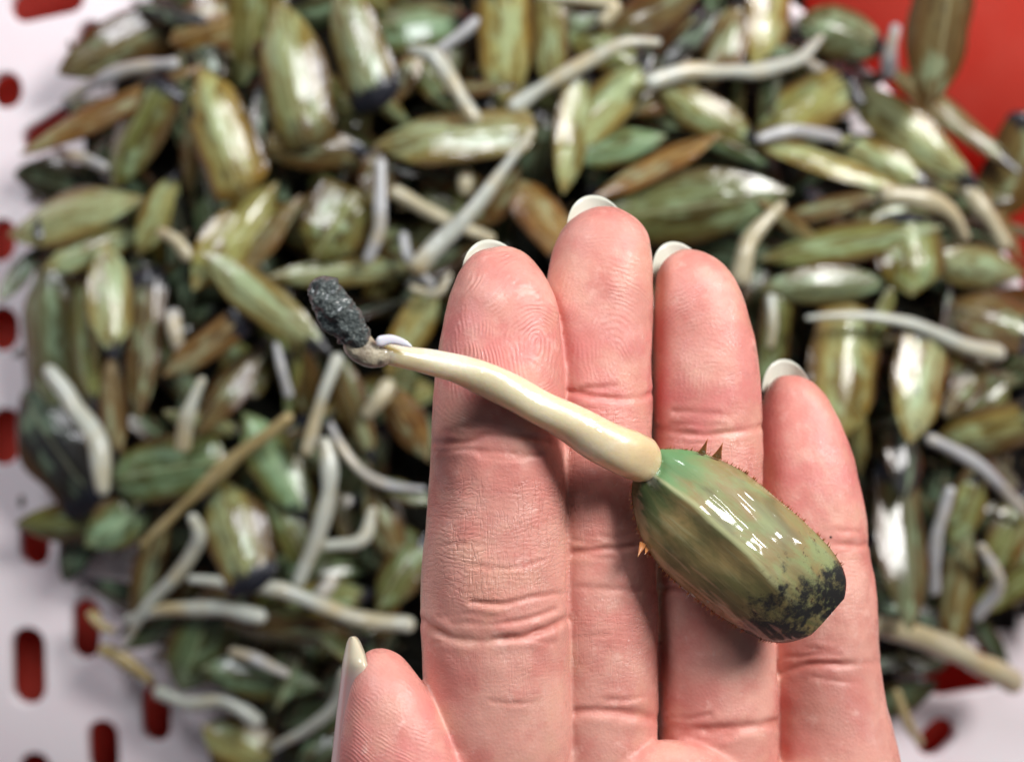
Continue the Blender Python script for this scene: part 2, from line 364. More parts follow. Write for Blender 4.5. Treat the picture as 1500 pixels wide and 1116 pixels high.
# px, py, length, width, angle, tint, kind, lift, label   (lift orders the overlaps)
SEEDS = [
 (180, 66, 180, 74, 26, 'brown', 'blunt', -.1, 'brown seed with a white glare end at the upper rim of the heap'),
 (205, 195, 160, 96, 62, 'olive', 'blunt', .0, 'plump olive seed under the long orange spear by the colander edge'),
 (165, 160, 270, 46, 25, 'orange', 'husk', .35, 'long orange brown spear shaped shell reaching over the white colander'),
 (325, 192, 185, 92, -68, 'yellow', 'blunt', .35, 'glossy yellow green seed with a blackened top end'),
 (430, 108, 205, 100, -76, 'pale', 'blunt', .2, 'tall pale green seed standing upright with glare on its shoulder'),
 (525, 62, 190, 82, -72, 'pale', 'blunt', .45, 'pale upright seed with a white glare streak and black foot'),
 (318, 38, 130, 84, 20, 'orange', 'pointed', -.4, 'dark orange seed behind the brown glare ended seed'),
 (110, 318, 205, 88, 12, 'pale', 'pointed', .1, 'broad pale green leaf shaped seed jutting over the colander edge'),
 (145, 362, 150, 52, 24, 'pale', 'pointed', -.1, 'slim pale seed tucked below the broad leaf shaped one'),
 (232, 312, 125, 50, 62, 'yellow', 'pointed', -.1, 'small ochre seed beside the tip of the broad pale seed'),
 (345, 345, 180, 84, 55, 'yellow', 'pointed', .05, 'yellow green seed slanting upward below the black topped one'),
 (398, 345, 130, 38, 54, 'beige', 'husk', .15, 'thin beige husk lying along the yellow green slanting seed'),
 (455, 218, 175, 64, -6, 'brown', 'pointed', .1, 'brown and yellow seed lying level below the tall pale one'),
 (492, 330, 105, 92, 60, 'olive', 'blunt', .25, 'short wet olive seed with the brightest round glare'),
 (665, 202, 215, 86, 2, 'pale', 'blunt', .4, 'large pale seed with black left end lying under a sprout'),
 (740, 62, 165, 80, 92, 'yellow', 'blunt', .0, 'upright ochre seed with orange sides and black base'),
 (806, 52, 145, 50, 91, 'yellow', 'blunt', -.05, 'narrow straw coloured seed beside the ochre one with orange sides'),
 (612, 42, 170, 100, 4, 'green', 'pointed', -.35, 'shaded dark green seed behind the grey sprout'),
 (592, 112, 95, 44, 58, 'beige', 'pointed', .1, 'small beige seed next to the bent white sprout'),
 (838, 188, 175, 58, 82, 'pale', 'blunt', .1, 'smooth pale green seed pointing down to two glare dots'),
 (895, 150, 165, 70, 48, 'pale', 'pointed', .0, 'pale green seed slanting beneath the long arched sprout'),
 (968, 135, 130, 58, 20, 'beige', 'pointed', .0, 'beige brown seed at the root of the wavy sprout'),
 (955, 22, 150, 62, 25, 'brown', 'pointed', .0, 'rough brown seed at the top behind the arched sprout'),
 (1122, 35, 145, 76, 84, 'yellow', 'blunt', .05, 'upright yellow seed with a dark red foot above the wavy sprout'),
 (1235, 52, 130, 82, -16, 'grey', 'pointed', -.1, 'dull grey green seed against the red basin'),
 (1374, 52, 190, 88, 86, 'brown', 'blunt', .6, 'dark brown seed standing on end before the red basin wall'),
 (1040, 172, 155, 64, -26, 'yellow', 'pointed', .2, 'yellow green seed with a glare dot at its lower tip'),
 (1178, 158, 150, 90, 28, 'yellow', 'blunt', -.1, 'ochre seed above the short white bar like sprout'),
 (1392, 172, 230, 42, -42, 'brown', 'husk', .1, 'thin brown husk behind the smooth pale torpedo seed'),
 (1335, 198, 225, 68, -38, 'pale', 'pointed', .5, 'smooth pale torpedo shaped seed with glare at its lower end'),
 (965, 242, 185, 46, 27, 'orange', 'husk', .35, 'thin orange husk lying on the big olive seed'),
 (1005, 302, 275, 112, 8, 'olive', 'pointed', .15, 'very large olive green seed behind the middle fingertip'),
 (1212, 242, 200, 48, -18, 'yellow', 'slim', .35, 'narrow yellow brown seed meeting the thick curled sprout'),
 (1292, 238, 140, 52, -28, 'pale', 'pointed', .1, 'pale seed between the torpedo seed and narrow yellow brown one'),
 (1222, 303, 165, 34, 14, 'brown', 'slim', .2, 'thin brown sliver with a white tip pointing at the curled sprout'),
 (1248, 356, 235, 56, 10, 'olive', 'pointed', .1, 'long olive seed lying level below the thin brown sliver'),
 (1210, 418, 180, 58, 3, 'grey', 'pointed', .05, 'grey green seed with a glare dot near the ring finger'),
 (1432, 392, 150, 64, -6, 'pale', 'pointed', .3, 'pale pointed seed aimed at the red basin wall'),
 (1332, 372, 115, 92, 88, 'olive', 'blunt', .35, 'blunt olive seed with two dark dots on its cut end'),
 (1452, 470, 120, 78, -20, 'brown', 'blunt', .0, 'reddish brown seed behind the tip of the long flat sprout'),
 (1236, 545, 190, 98, 80, 'yellow', 'blunt', .1, 'barrel shaped straw yellow seed next to the little fingernail'),
 (1345, 560, 165, 84, 76, 'pale', 'blunt', .4, 'upright pale seed covered by a large dazzling white glare'),
 (1325, 665, 130, 56, 84, 'dark', 'pointed', .2, 'blackened crumbling seed right below the dazzling one'),
 (1446, 632, 140, 82, 16, 'yellow', 'blunt', .0, 'ochre seed with a black hollow at its side'),
 (1322, 795, 230, 74, 88, 'grey', 'blunt', .3, 'long wet grey seed with a tall white glare beside the little finger'),
 (1415, 745, 105, 60, 70, 'olive', 'pointed', .1, 'small olive seed between the two upright pale sprouts'),
 (1405, 858, 190, 56, 82, 'brown', 'slim', .0, 'brown narrow seed inside the bent elbow sprout'),
 (1478, 780, 130, 70, 60, 'olive', 'pointed', -.1, 'shadowed olive seed below the end of the grey sprout'),
 (1132, 500, 130, 52, 82, 'olive', 'blunt', .0, 'olive seed glimpsed between the ring and little fingertips'),
 (76, 492, 200, 86, -86, 'grey', 'blunt', .0, 'wide grey olive seed standing at the outer edge of the heap'),
 (126, 505, 205, 56, -80, 'olive', 'pointed', .0, 'tall olive seed leaning against the wide grey one'),
 (212, 500, 200, 52, 89, 'brown', 'blunt', .05, 'upright rusty brown seed beside the pale tooth shaped one'),
 (166, 600, 150, 52, -88, 'beige', 'pointed', .05, 'beige seed tapering downward below the pale tooth shaped one'),
 (160, 440, 165, 68, -83, 'pale', 'pointed', .4, 'pale mint tooth shaped seed with a green lower tip'),
 (300, 508, 135, 44, 34, 'beige', 'blunt', .25, 'small beige orange seed lying free over a dark gap'),
 (342, 565, 160, 58, 56, 'brown', 'pointed', .0, 'brown seed with a reddish foot below the beige orange one'),
 (505, 398, 200, 44, 4, 'pale', 'pointed', .1, 'bright mint green sliver just above the muddy clump'),
 (390, 444, 215, 64, -38, 'pale', 'pointed', .5, 'yellow green canoe shaped seed with brown spots beside the mud clump'),
 (605, 480, 140, 62, 62, 'yellow', 'pointed', .0, 'yellow green seed between the held sprout and index fingertip'),
 (92, 655, 185, 108, -52, 'dark', 'blunt', .1, 'black rotten seed with a green patch at the heap edge'),
 (240, 688, 175, 88, 10, 'green', 'blunt', .15, 'mottled green brown seed under the tip of a white sprout'),
 (405, 682, 170, 74, -56, 'green', 'pointed', .1, 'mint green seed crossing under the long beige sprout'),
 (346, 782, 165, 84, -66, 'pale', 'blunt', .3, 'plump shiny mint seed with a dark green tip'),
 (112, 765, 160, 60, 2, 'olive', 'blunt', .1, 'round ended dark olive seed resting on the white colander'),
 (176, 765, 105, 68, 36, 'green', 'pointed', .4, 'faceted pale green seed tip over the dark olive seed'),
 (222, 815, 190, 46, 74, 'brown', 'husk', .1, 'olive brown husk standing beside the hook shaped sprout'),
 (290, 948, 140, 82, 66, 'green', 'blunt', .2, 'green and beige seed under the straight lower sprout'),
 (385, 992, 160, 66, -9, 'green', 'pointed', .1, 'green seed near the slotted bottom edge below a thin pale sprout'),
 (232, 922, 110, 40, 30, 'green', 'pointed', .05, 'small dark green sliver at the lower colander edge'),
 (352, 1090, 110, 66, -30, 'yellow', 'blunt', .1, 'yellow brown seed at the lowest slots of the colander'),
 (440, 925, 200, 56, -8, 'brown', 'pointed', .1, 'brown seed below the long wavy lower sprout'),
 (596, 618, 120, 58, -60, 'orange', 'pointed', .1, 'orange brown seed beside the index finger below the held sprout'),
 (520, 600, 160, 56, -70, 'brown', 'pointed', .0, 'dark brown seed below the grey mud clump'),
 (590, 838, 120, 62, 58, 'olive', 'pointed', .1, 'dim olive seed beside the lower index finger'),
 (562, 765, 130, 52, -70, 'brown', 'pointed', -.1, 'shadowed brown seed under the curled over sprout end'),
 (470, 880, 150, 56, 8, 'olive', 'pointed', .0, 'olive yellow seed just above the long wavy lower sprout'),
 (795, 318, 130, 68, -52, 'orange', 'blunt', .15, 'amber coloured seed between the index and middle fingertips'),
 (722, 292, 110, 52, 48, 'brown', 'pointed', .1, 'tan seed behind the long straight white sprout'),
 (425, 770, 140, 66, -60, 'olive', 'pointed', .0, 'plain olive seed beside the plump shiny mint seed'),
 (640, 120, 130, 58, -50, 'olive', 'pointed', -.1, 'olive seed beneath the bent white sprout'),
 (905, 215, 130, 56, 12, 'green', 'pointed', -.1, 'bluish green seed in the dark hollow near the orange husk'),
 (560, 250, 130, 56, 70, 'brown', 'pointed', -.1, 'brown seed hanging below the grey glare knot'),
 (1065, 60, 130, 60, 70, 'brown', 'pointed', -.1, 'dim brown seed left of the upright yellow seed'),
 (1485, 250, 150, 90, 70, 'brown', 'blunt', -.1, 'dark reddish seed leaning on the red basin'),
 (880, 70, 120, 60, -30, 'olive', 'blunt', -.2, 'olive seed under the middle of the arched sprout'),
 (665, 300, 110, 60, -30, 'olive', 'pointed', -.2, 'muted olive seed under the crossing white sprouts'),
]
# sprouts: points, widths px, tint, lift, label, bow
SPROUTS = [
 ([(92, 148), (170, 108), (262, 92)], [18, 24, 20], 'lilac', .5, 'greyish white sprout above the orange spear shaped shell'),
 ([(82, 222), (120, 232), (158, 246)], [18, 20, 14], 'lilac', .35, 'short white sprout under the orange spear shaped shell'),
 ([(598, 72), (636, 84), (668, 132), (702, 182)], [12, 24, 28, 26], 'white', .75, 'bent white sprout resting on the large pale seed'),
 ([(745, 162), (830, 108), (910, 66), (968, 62)], [26, 26, 22, 14], 'white', .6, 'long arched white sprout above the middle finger'),
 ([(638, 76), (690, 40), (748, -6)], [18, 20, 20], 'lilac', .25, 'grey sprout running up out of the top edge'),
 ([(785, -6), (850, 2), (900, 8), (880, 38)], [12, 18, 22, 18], 'cream', .35, 'cream sprout bending down at the top edge'),
 ([(945, 122), (1000, 106), (1060, 106), (1120, 104), (1170, 86), (1205, 52)], [24, 28, 26, 26, 20, 12], 'white', .6, 'wavy white sprout with a curled up end near the top'),
 ([(602, 398), (672, 328), (730, 258), (782, 188)], [34, 28, 20, 12], 'white', 1.0, 'long straight white sprout tapering towards the large pale seed'),
 ([(572, 278), (640, 316), (725, 352)], [22, 22, 18], 'cream', .4, 'cream sprout crossing beneath the long straight white one'),
 ([(560, 232), (556, 298), (556, 340), (536, 386)], [16, 20, 20, 16], 'lilac', .5, 'thin hanging sprout left of the crossing pair'),
 ([(1300, 118), (1304, 80), (1312, 36)], [28, 26, 16], 'lilac', .5, 'short pinkish sprout standing up against the red basin'),
 ([(1108, 206), (1160, 192), (1232, 204)], [14, 22, 18], 'lilac', .55, 'short white bar like sprout on the ochre seed'),
 ([(1288, 286), (1345, 290), (1390, 312), (1416, 352)], [34, 32, 28, 20], 'cream', .75, 'thick curled pinkish sprout below the torpedo shaped seed'),
 ([(1408, 262), (1440, 306), (1474, 366)], [24, 32, 20], 'cream', .4, 'thick pale sprout sloping down by the red basin'),
 ([(1082, 420), (1098, 356), (1148, 296)], [40, 30, 14], 'cream', .6, 'tapering grey sprout pointing up beside the ring fingertip'),
 ([(1180, 466), (1262, 462), (1335, 474), (1400, 502), (1470, 520)], [8, 14, 22, 28, 28], 'white', .75, 'long flat sprout widening to a blunt end beyond the ring finger'),
 ([(1355, 640), (1420, 672), (1468, 716), (1510, 760)], [20, 22, 20, 14], 'lilac', .45, 'bluish grey sprout curving off beyond the little finger'),
 ([(1366, 872), (1372, 790), (1394, 712)], [22, 22, 16], 'lilac', .4, 'upright grey sprout beside the tall white glare'),
 ([(1428, 908), (1462, 852), (1434, 796)], [18, 20, 14], 'lilac', .4, 'bent elbow shaped sprout near the right hand side'),
 ([(1270, 912), (1345, 930), (1420, 964), (1492, 1004)], [36, 38, 40, 38], 'cream', .75, 'thickest cream sprout lying by the base of the little finger'),
 ([(68, 536), (108, 596), (144, 652), (152, 726)], [26, 30, 32, 22], 'white', .9, 'long white sprout arching over the black rotten seed'),
 ([(255, 452), (258, 486), (262, 516)], [24, 24, 18], 'lilac', .15, 'stubby dull lilac sprout above the small beige orange seed'),
 ([(298, 552), (276, 606), (266, 662)], [14, 22, 26], 'white', .6, 'short white sprout standing on the mottled green brown seed'),
 ([(428, 608), (330, 684), (205, 800)], [20, 24, 12], 'beige', .75, 'long straight beige sprout crossing the lower heap'),
 ([(498, 518), (474, 580), (448, 668)], [24, 20, 20], 'white', .75, 'white sprout with a knobbed end under the mud clump'),
 ([(474, 640), (484, 700), (470, 770), (434, 858)], [18, 28, 26, 18], 'white', .6, 'long white sprout running down between the mint seeds'),
 ([(404, 500), (412, 540), (424, 584)], [12, 14, 16], 'lilac', .4, 'tiny bright white sprout below the canoe shaped seed'),
 ([(478, 612), (515, 676), (560, 708), (624, 718)], [14, 16, 16, 12], 'lilac', .2, 'thin dim sprout curving towards the index finger'),
 ([(280, 752), (292, 790), (262, 838), (212, 892), (182, 948)], [16, 24, 24, 20, 10], 'white', .75, 'hook shaped white sprout over the lower edge of the heap'),
 ([(275, 848), (350, 856), (430, 870), (520, 904), (608, 916)], [16, 20, 26, 28, 26], 'white', .85, 'long wavy sprout ending above the thumb tip'),
 ([(182, 908), (250, 892), (320, 892), (390, 905)], [14, 24, 26, 26], 'white', .7, 'straight cut sprout just below the long wavy one'),
 ([(335, 954), (380, 968), (424, 988)], [18, 20, 12], 'lilac', .4, 'thin pale sprout lying on the lower green seed'),
 ([(228, 1008), (272, 1030), (334, 1028), (384, 1060)], [28, 22, 24, 26], 'white', .5, 'glossy white sprout lying on the colander slots'),
 ([(512, 980), (482, 1042), (398, 1098)], [24, 20, 14], 'white', .5, 'pale sprout disappearing behind the thumbnail'),
 ([(468, 800), (530, 790), (548, 742)], [24, 22, 14], 'white', .4, 'curled over sprout near the shadowed index finger'),
 ([(492, 846), (474, 866), (456, 880)], [20, 24, 14], 'lilac', .35, 'stubby white root tip above the wavy sprout'),
 ([(678, 246), (681, 266), (684, 288)], [22, 24, 20], 'cream', .3, 'cream stub poking out beneath the large pale seed'),
 ([(574, 556), (556, 584), (534, 612)], [28, 28, 22], 'cream', .35, 'cream stub with a pale round end beside the index finger'),
 ([(146, 948), (182, 966), (226, 1000)], [24, 30, 20], 'beige', .4, 'beige stained stub lying on the lower colander edge'),
 ([(232, 338), (256, 352), (280, 384)], [18, 24, 20], 'cream', .3, 'beige curled stub between the pale leaf seed and yellow seed'),
 ([(148, 905), (132, 898), (150, 918), (170, 925)], [12, 12, 14, 10], 'beige', .3, 'tiny hooked rootlet over a red slot'),
 ([(590, 340), (600, 380), (636, 420)], [14, 16, 12], 'lilac', .45, 'small forked sprout left of the index fingertip'),
 ([(1128, 430), (1132, 470), (1126, 510)], [14, 18, 12], 'white', .45, 'small wet sprout showing beside the ring finger edge'),
 ([(1312, 1010), (1330, 1060), (1348, 1090)], [14, 14, 16], 'beige', .3, 'thin beige rootlet at the lower corner of the little finger'),
 ([(660, 400), (640, 430), (600, 420)], [10, 14, 12], 'white', .5, 'small white loop touching the index finger edge'),
 ([(1190, 60), (1180, 90), (1240, 118)], [12, 18, 16], 'lilac', .3, 'faint sprout above the torpedo shaped seed'),
]
TIPS = []; taken = set()
for i, (px, py, L, Wd, an, ti, kd, lift, lab) in enumerate(SEEDS):
    big = ti == 'brown' and (px, py) == (1374, 52)
    tl, rl = rng.uniform(-17, 17), rng.uniform(-32, 32)
    if 'glar' in lab or 'glossy' in lab or 'shiny' in lab or 'dazzling' in lab:      # a wet facet turned to the lamp's reflection
        c0 = P(px, py, 2.5); lp = Vector((25, 21, 35) if px > 700 else (-15, 24, 30)); H = ((lp - c0).normalized() + (Vector((0, 0, CAM_Z)) - c0).normalized()).normalized()
        ar = math.radians(an); tl = math.degrees(math.asin(H.x * math.cos(ar) + H.y * math.sin(ar))); rl = 19 - math.degrees(math.asin(-H.x * math.sin(ar) + H.y * math.cos(ar)))
    r = seed_at(px, py, L, Wd, an, ti, kd, lift * 1.3, tl, rl, lab, zabs=2.2 if big else None)
    dx, dy = math.cos(math.radians(an)) * L / 2, -math.sin(math.radians(an)) * L / 2
    TIPS += [(px + dx, py + dy, i, r), (px - dx, py - dy, i, r)]
for i, (pts, ws, ti, lift, lab) in enumerate(SPROUTS):
    z0 = pile_h(*pts[0]) + lift; z1 = pile_h(*pts[-1]) + lift; mid = pts[len(pts) // 2]
    best = min(((math.hypot(e[0] - t[0], e[1] - t[1]), t[2], j) for j, t in enumerate(TIPS) for e in (pts[0], pts[-1]) if t[2] not in taken), default=(99, 0, 0))
    if best[0] < 42:          # it grows from that seed: a part of it
        taken.add(best[1]); root = TIPS[best[2]][3]; root.name = 'sprouted_seed'; root['category'] = 'sprouted seed'
        o = obj('sprout', sprout_mesh('sprout', pts, ws, z0, z1, root.location, .12, i * 3.1), root); o['label'] = lab
    else:
        ref = P(mid[0], mid[1], (z0 + z1) / 2)
        o = obj('sprout', sprout_mesh('sprout', pts, ws, z0, z1, ref, .12, i * 3.1), loc=ref); tag(o, lab, 'sprout', GP)
    o.color = (*TINT[ti], 1)

V = []; F = []; rc = random.Random(5)
for _ in range(900):
    x, y = rc.uniform(-20, 1560), rc.uniform(-60, 1180); d = inside_dist(x, y)
    if d < -14 or under_h(x, y) or (d < 20 and rc.random() < .75): continue
    c = P(x, y, pile_h(x, y) * rc.uniform(.45, .95) if d > 10 else .05); r = rc.uniform(.03, .11); base = len(V)
    ax1 = Vector((rc.gauss(0, 1), rc.gauss(0, 1), rc.gauss(0, .4))).normalized(); ax2 = ax1.cross(Vector((rc.gauss(0, 1), rc.gauss(0, 1), 1))).normalized(); ax3 = ax1.cross(ax2)
    for k in range(6):
        an = k * math.pi / 3; V.append(c + ax1 * math.cos(an) * r * rc.uniform(1.2, 2.6) + ax2 * math.sin(an) * r * rc.uniform(.5, 1))
    V.append(c + ax3 * r * .35); V.append(c - ax3 * r * .35)
    for k in range(6): F.append((base + k, base + (k + 1) % 6, base + 6)); F.append((base + (k + 1) % 6, base + k, base + 7))
tag(obj('crumbs', mesh('crumbs', V, F, mat_mud('husk_crumbs', (.10, .06, .02), (.26, .24, .12), 3, .5))), 'loose brown husk crumbs scattered through the heap', 'crumbs', kind='stuff')

# loose shell pieces on top, breaking up the heap
LOOSE = [(278, 218, 120, 40, 80, 'brown'), (560, 150, 110, 34, -40, 'pale'), (455, 300, 120, 30, 35, 'beige'), (860, 30, 100, 44, 10, 'grey'), (1075, 225, 120, 30, -20, 'green'), (1160, 330, 130, 30, -30, 'beige'),
 (1420, 560, 120, 40, 50, 'brown'), (1290, 470, 110, 34, 70, 'olive'), (1255, 640, 120, 34, -80, 'yellow'), (1480, 860, 130, 44, 40, 'olive'), (1340, 900, 110, 36, -15, 'dark'), (300, 620, 110, 34, -15, 'pale'),
 (190, 700, 110, 32, -70, 'brown'), (430, 560, 120, 34, 80, 'olive'), (545, 455, 90, 30, 20, 'dark'), (330, 870, 110, 32, 20, 'brown'), (520, 960, 130, 40, -30, 'olive'), (590, 720, 90, 34, -20, 'grey'),
 (30, 400, 90, 34, 60, 'green'), (250, 20, 110, 36, -15, 'dark'), (700, 130, 100, 32, 5, 'brown'), (1010, 60, 110, 36, 45, 'dark'), (1470, 330, 110, 34, -60, 'beige'), (620, 250, 100, 32, -10, 'dark'), (505, 245, 90, 30, 80, 'dark'),
 (570, 900, 110, 30, 70, 'brown'), (450, 640, 120, 32, 40, 'dark'), (380, 180, 100, 34, 90, 'dark'), (1250, 130, 120, 36, 20, 'dark'), (1390, 470, 100, 34, 85, 'dark')]
usedn = set(); WORD = dict(brown='rusty', pale='mint pale', beige='beige', grey='dull grey', green='deep green', olive='olive', yellow='straw', dark='blackened')
for (px, py, L, Wd, an, ti) in LOOSE:
    near = min((t for t in SEEDS if t[8] not in usedn), key=lambda t: math.hypot(t[0] - px, t[1] - py))[8]; usedn.add(near)
    near = ' '.join(near.split()[:8]); 
    while near.split()[-1] in ('the', 'a', 'of', 'to', 'with', 'its', 'by', 'at', 'and', 'on', 'under', 'behind', 'below', 'beside', 'over', 'in', 'before', 'above', 'near', 'between'): near = ' '.join(near.split()[:-1])
    seed_at(px, py, L, Wd, an, ti, 'husk', .12, rng.uniform(-25, 25), rng.choice((0, 40, -50, 150)) + rng.uniform(-20, 20), WORD[ti] + ' split shell beside the ' + near, 'loose split shells', cat='seed shell')

# fillers deeper down, their colour dimmed for the shade of the gaps
def under_hand(x, y): return 650 < x < 1240 and y > 480
cnt = 0; used = set()
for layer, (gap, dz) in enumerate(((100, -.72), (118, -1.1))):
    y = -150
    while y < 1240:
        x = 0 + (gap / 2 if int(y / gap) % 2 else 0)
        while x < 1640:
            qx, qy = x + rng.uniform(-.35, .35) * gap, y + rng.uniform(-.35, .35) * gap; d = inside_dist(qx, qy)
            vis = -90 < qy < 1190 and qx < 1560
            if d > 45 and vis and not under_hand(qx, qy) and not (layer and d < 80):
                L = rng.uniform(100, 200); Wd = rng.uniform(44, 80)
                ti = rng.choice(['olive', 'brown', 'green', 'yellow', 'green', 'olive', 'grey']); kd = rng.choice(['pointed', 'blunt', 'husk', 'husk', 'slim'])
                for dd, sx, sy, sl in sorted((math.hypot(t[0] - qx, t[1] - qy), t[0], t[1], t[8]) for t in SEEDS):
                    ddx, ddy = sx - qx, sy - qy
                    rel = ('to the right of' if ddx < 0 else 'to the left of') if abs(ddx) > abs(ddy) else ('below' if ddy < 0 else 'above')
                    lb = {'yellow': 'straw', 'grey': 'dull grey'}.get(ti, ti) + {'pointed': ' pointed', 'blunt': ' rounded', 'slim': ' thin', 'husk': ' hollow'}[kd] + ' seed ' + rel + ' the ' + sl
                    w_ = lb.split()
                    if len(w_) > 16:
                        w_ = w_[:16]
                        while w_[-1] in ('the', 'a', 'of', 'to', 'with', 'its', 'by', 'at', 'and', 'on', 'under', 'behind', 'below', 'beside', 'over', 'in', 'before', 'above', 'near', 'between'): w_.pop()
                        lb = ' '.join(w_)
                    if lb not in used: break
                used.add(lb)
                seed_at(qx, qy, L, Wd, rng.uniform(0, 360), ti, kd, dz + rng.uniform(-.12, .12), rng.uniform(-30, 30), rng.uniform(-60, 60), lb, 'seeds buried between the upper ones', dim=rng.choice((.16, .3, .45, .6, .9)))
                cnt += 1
            x += gap
        y += gap
print('fillers', cnt)

# ------------------------------------------------------------------ the hand
def fin(y0, Ls, Rs, zs, depth, yend):
    return dict(y0=y0, L=Ls, R=Rs, z=zs, d=depth, y1=yend)
FING = {
 'index': fin(362, [(362, 735), (366, 705), (372, 693), (385, 680), (400, 672), (431, 659), (482, 647), (516, 640), (560, 634), (640, 631), (740, 628), (790, 621), (850, 617), (930, 617), (1000, 620), (1116, 622), (1300, 640)],
              [(362, 740), (366, 758), (372, 770), (385, 784), (400, 796), (418, 805), (443, 814), (486, 821), (533, 826), (640, 827), (740, 828), (800, 829), (880, 831), (940, 834), (1000, 836), (1116, 837), (1300, 835)],
              [(362, -.15), (430, -.02), (560, .03), (900, 0), (1116, -.1), (1300, -.3)], .88, 1300),
 'middle': fin(302, [(302, 880), (306, 860), (312, 848), (325, 832), (340, 821), (360, 812), (395, 803), (450, 796), (520, 788), (600, 782), (700, 778), (800, 776), (1116, 780), (1300, 800)],
              [(302, 888), (306, 905), (312, 918), (325, 936), (340, 947), (360, 953), (400, 956), (470, 955), (540, 953), (585, 954), (650, 956), (750, 957), (800, 958), (900, 963), (990, 964), (1116, 962), (1300, 970)],
              [(302, -.70), (400, -.60), (600, -.58), (900, -.58), (1116, -.6), (1300, -.6)], .90, 1300),
 'ring': fin(365, [(365, 1003), (369, 990), (376, 980), (385, 970), (400, 963), (430, 958), (500, 956), (600, 957), (700, 958), (800, 959), (900, 963), (1116, 966), (1300, 980)],
              [(365, 1013), (369, 1030), (376, 1045), (390, 1062), (405, 1075), (445, 1092), (490, 1103), (540, 1111), (590, 1114), (650, 1115), (750, 1118), (850, 1125), (950, 1135), (1000, 1138), (1116, 1139), (1300, 1150)],
              [(365, -.98), (450, -.88), (700, -.88), (1116, -.85), (1300, -.8)], .90, 1300),
 'little': fin(550, [(550, 1148), (554, 1135), (560, 1128), (575, 1120), (600, 1113), (650, 1108), (700, 1106), (800, 1108), (900, 1116), (1116, 1130), (1300, 1140)],
              [(550, 1160), (554, 1175), (562, 1192), (575, 1205), (590, 1215), (630, 1235), (670, 1250), (720, 1261), (770, 1268), (796, 1269), (840, 1277), (890, 1283), (940, 1287), (965, 1286), (1000, 1291), (1050, 1301), (1116, 1318), (1300, 1345)],
              [(550, -1.55), (650, -1.4), (800, -1.35), (1116, -1.2), (1300, -1.0)], .92, 1300),
 'thumb': fin(950, [(950, 550), (954, 538), (960, 531), (975, 524), (1000, 516), (1050, 504), (1116, 496), (1300, 500), (1600, 640)],
              [(950, 562), (954, 575), (962, 588), (980, 603), (1000, 618), (1050, 648), (1100, 672), (1116, 680), (1200, 720), (1400, 830), (1600, 930)],
              [(950, .28), (1000, .42), (1116, .42), (1300, .2), (1600, -.3)], .85, 1600),
}
def bulge(name, py):  # flesh between the creases
    b = dict(index=(645, 925), middle=(580, 808), ring=(630, 860), little=(797, 972), thumb=(1300, 1700))[name]
    r = 0
    for c in b: r -= .015 * math.exp(-((py - c) / 20.0) ** 2)
    return 1 + r
def gsm(a, s):
    k = np.exp(-.5 * (np.arange(-3 * s, 3 * s + 1) / s) ** 2); k /= k.sum(); pad = np.pad(a, 3 * s, mode='edge')
    # odd reflection keeps the end values
    pad[:3 * s] = 2 * a[0] - a[1:3 * s + 1][::-1]; pad[-3 * s:] = 2 * a[-1] - a[-3 * s - 1:-1][::-1]
    return np.convolve(pad, k, 'valid')
def finger_profile(f, n=150):
    q = np.linspace(0, math.sqrt(f['y1'] - f['y0']), n); y = f['y0'] + q ** 2
    qi = lambda pts: np.sqrt(np.maximum(0, np.array([p[0] for p in pts]) - f['y0']))
    L = np.interp(q, qi(f['L']), [p[1] for p in f['L']]); R = np.interp(q, qi(f['R']), [p[1] for p in f['R']])
    z = np.interp(y, [p[0] for p in f['z']], [p[1] for p in f['z']]) + HAND_Z
    return y, gsm(L, 3), gsm(R, 3), gsm(z, 5)
hv, hf = [], []
PROF = {}
for name, f in FING.items():
    y, L, R, z = finger_profile(f); PROF[name] = (y, L, R, z); ns = 64; base = len(hv)
    for i in range(len(y)):
        k = K(z[i]); cx = (L[i] + R[i]) / 2; a = max(.004, (R[i] - L[i]) / 2 * k); b = a * f['d'] * bulge(name, y[i])
        c = P(cx, y[i], z[i])
        for j in range(ns):
            t = 2 * math.pi * j / ns; ct, stt = math.cos(t), math.sin(t)
            hv.append((c.x + a * math.copysign(abs(ct) ** .94, ct), c.y, c.z + b * math.copysign(abs(stt) ** .94, stt)))
    hf += [tuple(base + q for q in fc) for fc in ringfaces(len(y), ns)]
# palm and wrist
def loft_y(st, ns=64):
    base = len(hv)
    for (py, L, R, zc, b) in st:
        z = HAND_Z + zc; k = K(z); c = P((L + R) / 2, py, z); a = (R - L) / 2 * k
        for j in range(ns):
            t = 2 * math.pi * j / ns; ct, s2 = math.cos(t), math.sin(t)
            hv.append((c.x + a * math.copysign(abs(ct) ** .7, ct), c.y, c.z + b * math.copysign(abs(s2) ** .8, s2)))
    hf.extend([tuple(base + q for q in fc) for fc in ringfaces(len(st), ns)])
loft_y([(1120, 800, 1180, -.8, .3), (1135, 700, 1260, -.8, .6), (1165, 650, 1310, -.75, .85), (1230, 625, 1345, -.7, 1.05), (1400, 615, 1360, -.6, 1.25), (1600, 620, 1345, -.5, 1.4), (1800, 660, 1290, -.5, 1.45),
        (2000, 720, 1210, -.6, 1.4), (2100, 740, 1180, -.6, 1.3), (2110, 760, 1160, -.6, 1.2)])
